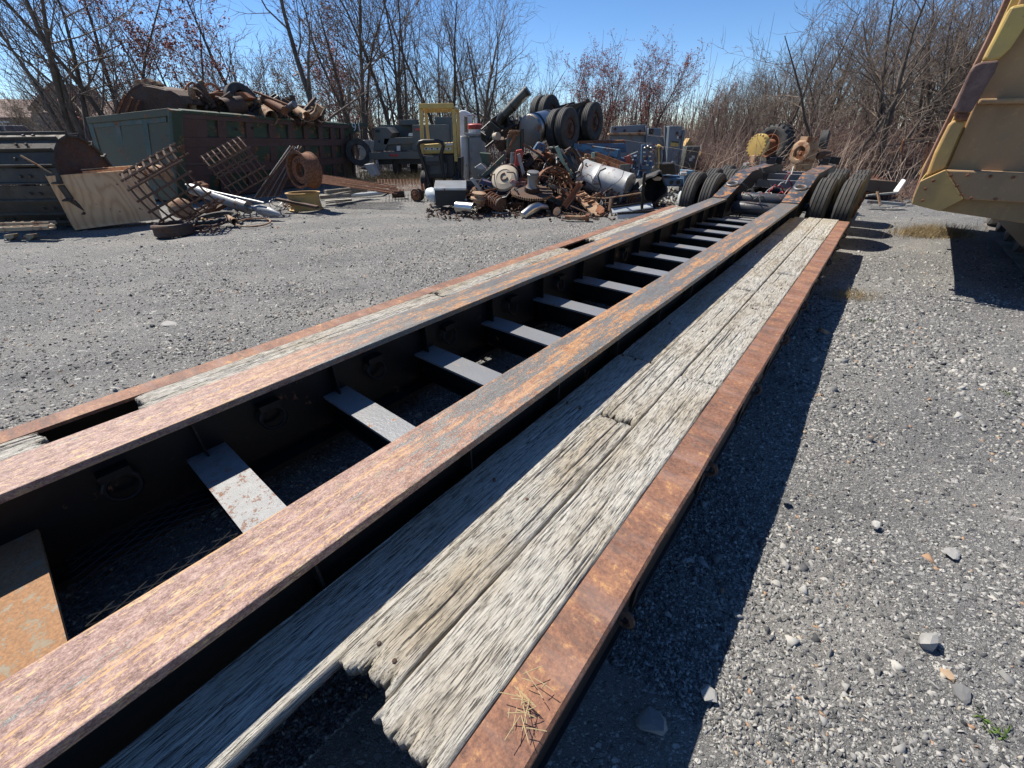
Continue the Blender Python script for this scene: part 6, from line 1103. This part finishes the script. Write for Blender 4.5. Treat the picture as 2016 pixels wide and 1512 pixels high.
mb = MB(); mb.tube(pxs([(1298, 321), (1302, 319), (1304, 322), (1322, 321), (1324, 318), (1328, 319), (1329, 323)], 13.85), .025, 6); mb.build('rim', M['galvdull'], BT, True)
BS = thing('blue_stand', 'mid blue steel stand with two slotted holes left of the trailer tires', 'stand', G(1340, 382)); Y = 14.0
px6('beam', [(1300, 366), (1300, 350), (1346, 352), (1346, 368)], Y, .25, 'blue', BS); px6('upright', [(1344, 382), (1348, 340), (1366, 340), (1361, 382)], Y-.1, .4, 'blue', BS, .015); px6('cap', [(1350, 345), (1350, 336), (1367, 336), (1367, 345)], Y-.15, .5, 'ltblue', BS, .015); px6('side_arm', [(1366, 349), (1366, 344), (1380, 346), (1380, 350)], Y, .2, 'blue', BS)
px6('leg', [(1302, 384), (1302, 366), (1312, 366), (1312, 384)], Y+.1, .3, 'blue', BS)
for x in (1322, 1335): mb = MB(); mb.lathe([(.06, 0), (.06, .008)], P(x, 359, Y), (0, -1, 0), 14); mb.build('slot_hole', M['black'], BS, True)
mb = MB(); mb.cyl(P(1338, 342, 13.7), P(1350, 342, 13.8), .05, 14); one('white_roller', 'short white roller on the blue stand', 'roller', mb, 'white', smooth=True)
for pts, lb in ((((1340, 300), (1358, 272), (1368, 290), (1362, 296), (1356, 284), (1350, 300)), 'yellow angular machine part behind the electrical cabinet'), (((1378, 306), (1380, 298), (1388, 302), (1386, 308)), 'small yellow machine part right of the electrical cabinet')): hp1('yellow_part', lb, 'machine part', 'yellowdirt', pts, 18.6, .4)
# pale rubble between the blue stand and the tires
r = random.Random(77); mb = MB()
for k in range(160): a = G(1290+r.random()*100, 372+r.random()*28); m_ = Quaternion((r.gauss(0, .4), r.gauss(0, .4), 1), r.uniform(0, 6)).to_matrix(); mb.box(a+Vector((0, 0, .02)), (r.uniform(.05, .28), r.uniform(.04, .14), r.uniform(.02, .06)), m_)
tag(mb.build('rubble', M['concrete']), 'pale broken rubble strewn left of the trailer tires', kind='stuff')
# ---------------------------------------------------------------- loader axle and gear housing behind the trailer
LA = thing('loader_axle', 'yellow loader axle hub with one big lugged tire behind the trailer', 'axle', P(1515, 300, 15.2)); c_ = P(1522, 287, 15.6); ax = Vector((-.88, -.38, .02)).normalized()
q = Vector((1, 0, 0)).rotation_difference(ax); lug_h = .03; tt = tire_mesh(.60, .42, 0, .33, 22).build('tire', M['rubber'], LA); tt.location = MW[LA].inverted() @ c_; tt.rotation_mode = 'QUATERNION'; tt.rotation_quaternion = q
tr_ = rim_mesh(.33, .36, .05, 12).build('rim', M['rustorange'], tt, smooth=True)
mb = MB(); mb.cyl(c_+ax*.05, c_+ax*.62, .20, 22, .16); mb.build('planetary_case', M['rustorange'], LA, True, smooth=True)
hub = c_+ax*.62; mb = MB(); mb.lathe([(.34, 0), (.34, .14), (.30, .18), (.05, .20)], hub, ax, 30); hb = mb.build('hub', M['yellow'], LA, True, smooth=True); x = ax.orthogonal().normalized(); y = ax.cross(x)
for k in range(20): a = 6.283*k/20; mb = MB(); p = hub+(x*math.cos(a)+y*math.sin(a))*.32; mb.cyl(p+ax*.14, p+ax*.19, .025, 6); mb.build('bolt', M['yellow'], hb, True)
px6('foot', [(1482, 328), (1486, 306), (1493, 306), (1496, 328)], 14.9, .3, 'rusttan', LA)
mb = MB(); mb.bar(P(1466, 326, 15.2), P(1500, 322, 15.2), .25, .14); one('grey_block', 'grey block under the loader axle hub', 'block', mb, 'ltgrey')
GH = thing('gear_housing', 'rusty tan gear housing with a round opening standing on the trailer rear', 'gear housing', P(1590, 310, 12.8)); Y = 12.9
px6('case', [(1569, 336), (1571, 300), (1577, 285), (1588, 276), (1613, 282), (1611, 300), (1597, 336)], Y, .35, 'rusttan', GH, .04); px6('top_bracket', [(1589, 279), (1592, 269), (1610, 271), (1609, 276), (1604, 275), (1603, 281)], Y-.02, .35, 'rusttan', GH, .01)
mb = MB(); ax = Vector((-.93, -.35, .05)).normalized(); c_ = P(1577, 301, Y-.02); mb.lathe([(.16, .02), (.27, .02), (.28, .06), (.25, .08), (.17, .08), (.15, .02)], c_, ax, 30, (False, False)); mb.build('opening_ring', M['rusttan'], GH, True, smooth=True); mb = MB(); mb.lathe([(.16, .03), (.05, .03), (.04, .05)], c_, ax, 24); mb.build('cover', M['rustorange'], GH, True)
mb = MB(); mb.cyl(P(1607, 302, Y+.1), P(1629, 305, Y+.15), .12, 20); mb.build('stub_shaft', M['rustdark'], GH, True, smooth=True)
tirething('dark worn tire half hidden in the brambles behind the gear housing', P(1621, 281, 14.6), (.8, -.6, .1), .34, .22, None, 0, 0, .18)
# debris right behind the trailer
hp1('timber_crate', 'brown timber crate behind the right trailer tires', 'crate', 'carton', [(1690, 372), (1704, 353), (1768, 358), (1766, 376), (1740, 384)], 12.2, .8, .01)
mb = MB(); q = [P(1759, 378, 11.6), P(1768, 379, 11.5), P(1783, 357, 11.6), P(1776, 355, 11.7)]; mb.prism(q, (0, .02, .03)); one('white_board', 'white ribbed board leaning up at the left of the dump body', 'board', mb, 'white')
mb = MB(); mb.bar(P(1706, 385, 11.3), P(1768, 379, 11.5), .05, .04); one('batten', 'pale batten lying behind the right trailer tires', 'batten', mb, 'plank'); mb = MB(); mb.bar(P(1703, 396, 11.0), P(1778, 402, 10.9), .16, .06); one('grey_beam', 'grey metal beam lying on the gravel behind the tires', 'beam', mb, 'galvdull')
for a, b, lb in (((1727, 377, 11.), (1733, 402, 10.8), 'left pale stake stuck before the grey beam'), ((1771, 384, 11.), (1777, 400, 10.9), 'right pale stake stuck before the grey beam')): mb = MB(); mb.bar(P(*a), P(*b), .05, .03); one('stake', lb, 'stake', mb, 'rusttan')
for k in range(9): a = G(1690+r.random()*110, 408-r.random()*10); mb = MB(); d = Vector((r.uniform(.2, .6), r.uniform(-.2, .2), r.uniform(0, .12))); mb.tube([a+Vector((0, 0, .03)), a+d*.5+Vector((0, .05, .05)), a+d], [.014, .011, .006], 5); one('stick', 'dry fallen stick by the dump body corner', 'stick', mb, 'twig', 'fallen sticks by the dump body')
fr = thing('angle_stand', 'rusty white angle frame sticking out of the brambles', 'frame', P(1800, 290, 13.5)); mb = MB(); mb.bar(P(1779, 276, 13.5), P(1835, 273, 13.2), .08, .06); mb.build('top_bar', M['rusttan'], fr, True); mb = MB(); mb.bar(P(1779, 276, 13.5), P(1774, 300, 13.5), .05); mb.build('leg', M['rust'], fr, True); mb = MB(); g = P(1830, 320, 13.3); g.z = 0; mb.bar(P(1834, 273, 13.2), g, .05); mb.build('leg', M['rust'], fr, True)
# ---------------------------------------------------------------- yellow dump body on crawler tracks
B0 = Vector((4.75, 5.14, 0)); DD = float(B0.dot(Vector(dv))); DB = thing('tracked_dumper', 'big dirt-caked yellow dump body of a crawler dumper at the right edge', 'dumper', (6.5, 6.0, 0)); dV = Vector(dv); eV = Vector(ev)
def dz(pts, off): return [PD(x, y, DD+off) for x, y in pts]
def dpl(name, pts, off, th, mat, bev=.012, par=DB): mb = MB(); mb.prism(dz(pts, off), dV*th); return mb.build(name, M[mat], par, True, bevel=bev)
dpl('end_wall', [(1862, 338), (1990, 40), (2060, -120), (2300, -300), (2300, 345), (2016, 345)], .06, .05, 'dumpgrey')
dpl('wall_rib', [(1925, 205), (1930, 194), (2200, 188), (2200, 202)], -.02, .08, 'dumpgrey', .015)
dpl('bottom_beam', [(1862, 334), (2250, 350), (2250, 412), (1897, 393)], -.10, .17, 'dumpgrey', .015)
dpl('bottom_sill', [(1897, 391), (2250, 400), (2250, 466), (2016, 440), (1850, 415)], -.03, .14, 'sill', .008)
dpl('corner_plate', [(1794, 402), (1799, 386), (1811, 357), (1830, 348), (1862, 334), (1897, 392), (1850, 416)], -.13, .04, 'yellowdirt', .008)
def edge(name, pts, off, th, mat, bev=.03): return dpl(name, pts, off, th, mat, bev)
for x_, y_ in ((1872, 346), (1884, 366), (1893, 383), (1838, 356), (1822, 372), (1816, 395), (1905, 345), (1950, 347), (1995, 349), (1912, 390), (1960, 392)):
    mb = MB(); mb.lathe([(.016, 0), (.016, .012), (.008, .014)], PD(x_, y_, DD-(.13 if x_ < 1897 else .10)), -dV, 6); mb.build('bolt_head', M['rust'], DB, True)
edge('edge_rail', [(1797, 390), (1817, 333), (1856, 252), (1896, 170), (1941, 80), (1986, -20), (2004, -20), (1957, 88), (1912, 176), (1874, 254), (1832, 340), (1812, 358)], .30, .12, 'railbrown', .01)
mb = MB(); a = B0+eV*.03+dV*.12+Vector((0, 0, 1.0)); b_ = B0+eV*.22+dV*5.2+Vector((0, 0, 1.02)); mb.hexa([a, a+eV*.34, b_+eV*.2, b_, a+Vector((0, 0, .06)), a+eV*.34+Vector((0, 0, .06)), b_+eV*.2+Vector((0, 0, .06)), b_+Vector((0, 0, .06))]); mb.build('shadow_lip', M['yellow'], DB, True, bevel=.01)  # lip added and widened to shape the edge of the body's cast shadow
edge('edge_web', [(1812, 356), (1828, 336), (1868, 250), (1908, 170), (1953, 82), (2000, -20), (2034, -20), (1930, 192), (1862, 336), (1830, 350)], .10, .06, 'yellow', .006)
edge('front_rail', [(1823, 348), (1841, 300), (1868, 246), (1878, 236), (1901, 240), (1882, 280), (1860, 332)], -.07, .18, 'yellowdirt', .02)
edge('front_rail', [(1935, 118), (1944, 100), (1990, 12), (2020, 6), (2040, 20), (1990, 95), (1968, 116), (1950, 121)], -.08, .18, 'yellow', .022)
edge('wear_plate', [(1877, 214), (1887, 190), (1908, 142), (1918, 128), (1935, 121), (1968, 118), (1960, 140), (1914, 218), (1911, 222), (1880, 222)], -.12, .05, 'brownplate', .02)
edge('wear_plate_fold', [(1878, 222), (1911, 222), (1903, 240), (1880, 236)], -.10, .06, 'rust', .01)
mb = MB(); q0 = PD(1800, 383, DD+.2); 
for nm, off0, z0, z1, m in (('side_wall', .0, 1.05, 4.2, 'yellow'),):
    mb = MB(); a = B0+eV*.16+dV*.15; mb.hexa([a+Vector((0, 0, z0)), a+eV*.05+Vector((0, 0, z0)), a+eV*.05+dV*5.2+Vector((0, 0, z0)), a+dV*5.2+Vector((0, 0, z0)), a+eV*.35+Vector((0, 0, z1)), a+eV*.4+Vector((0, 0, z1)), a+eV*.4+dV*5.2+Vector((0, 0, z1)), a+eV*.35+dV*5.2+Vector((0, 0, z1))]); mb.build(nm, M[m], DB, True)
mb = MB(); a = B0+eV*.3+dV*.2; mb.hexa([a+Vector((0, 0, .92)), a+eV*2.6+Vector((0, 0, .80)), a+eV*2.6+dV*5+Vector((0, 0, .80)), a+dV*5+Vector((0, 0, .95))]+[v+Vector((0, 0, .12)) for v in (a+Vector((0, 0, .92)), a+eV*2.6+Vector((0, 0, .80)), a+eV*2.6+dV*5+Vector((0, 0, .80)), a+dV*5+Vector((0, 0, .95)))]); mb.build('floor_plate', M['dumpgrey'], DB, True)
for k in range(4): mb = MB(); a = B0+eV*(.10)+dV*(.5+k*1.2); mb.hexa([a+Vector((0, 0, 1.0)), a+eV*.1+Vector((0, 0, 1.0)), a+eV*.1+dV*.15+Vector((0, 0, 1)), a+dV*.15+Vector((0, 0, 1))]+[v+eV*.22+Vector((0, 0, 3)) for v in (a+Vector((0, 0, 1.0)), a+eV*.1+Vector((0, 0, 1)), a+eV*.1+dV*.15+Vector((0, 0, 1)), a+dV*.15+Vector((0, 0, 1)))]); mb.build('side_rib', M['yellow'], DB, True)
# crawler track under it: outer belt edge runs from the far corner towards the right of the frame
t0 = G(1935, 440); t1 = G(2100, 640); td_ = (t1-t0); Lt = 5.4; td_.normalize(); to = Vector((td_.y, -td_.x, 0)); to = to if to.x > 0 else -to
pr = []; hgt = .62; rw = .31
for k in range(9): a = math.pi/2+math.pi*k/8; pr.append((rw+math.cos(a)*rw, rw+math.sin(a)*rw))
for k in range(9): a = -math.pi/2+math.pi*k/8; pr.append((Lt-rw+math.cos(a)*rw, rw+math.sin(a)*rw))
pts = [t0+td_*x_+Vector((0, 0, z_)) for x_, z_ in pr]; seg = []; per = pts+[pts[0]]
tot = sum((per[i+1]-per[i]).length for i in range(len(pts))); n_ = int(tot/.16); cur = 0; i = 0; acc = 0
def along(s):
    for i in range(len(pts)):
        l = (per[i+1]-per[i]).length
        if s <= l: return per[i].lerp(per[i+1], s/l), (per[i+1]-per[i]).normalized()
        s -= l
    return per[-1], (per[-1]-per[-2]).normalized()
for k in range(n_):
    p, d_ = along(tot*(k+.5)/n_); nrm_ = d_.cross(to).normalized(); 
    cm = t0+td_*Lt/2+Vector((0, 0, rw)); nrm_ = nrm_ if nrm_.dot(p-cm) > 0 else -nrm_
    mb = MB(); mb.bar(p, p+to*.7, .145, .03, nrm_); mb.bar(p+nrm_*.03, p+nrm_*.03+to*.7, .03, .06, nrm_); mb.build('track_shoe', M['trackgrey'], DB, True)
mb = MB(); a = t0+td_*.3+to*.12+Vector((0, 0, .14)); mb.hexa([a, a+to*.4, a+to*.4+td_*(Lt-.6), a+td_*(Lt-.6)]+[v+Vector((0, 0, .34)) for v in (a, a+to*.4, a+to*.4+td_*(Lt-.6), a+td_*(Lt-.6))]); mb.build('track_frame', M['black'], DB, True)
for k in range(6): mb = MB(); p = t0+td_*(.4+k*.92)+Vector((0, 0, .2)); mb.lathe([(.15, 0), (.15, .1), (.08, .12)], p+to*.12, -to, 20); mb.build('roller', M['steel'], DB, True, smooth=True)
for k in (0, 1): mb = MB(); p = t0+td_*(rw if k == 0 else Lt-rw)+Vector((0, 0, rw)); mb.lathe([(.26, -.2), (.26, .1), (.2, .12), (.08, .13)], p+to*.1, -to, 24); mb.build('idler', M['steel'], DB, True, smooth=True)
mb = MB(); a = B0+eV*1.2+dV*.8; mb.bb(0, 0, 0, 0, 0, 0) if 0 else mb.hexa([a+Vector((0, 0, .5)), a+eV*1.6+Vector((0, 0, .5)), a+eV*1.6+dV*3.5+Vector((0, 0, .5)), a+dV*3.5+Vector((0, 0, .5))]+[v+Vector((0, 0, .85)) for v in (a, a+eV*1.6, a+eV*1.6+dV*3.5, a+dV*3.5)]); mb.build('chassis', M['black'], DB, True)
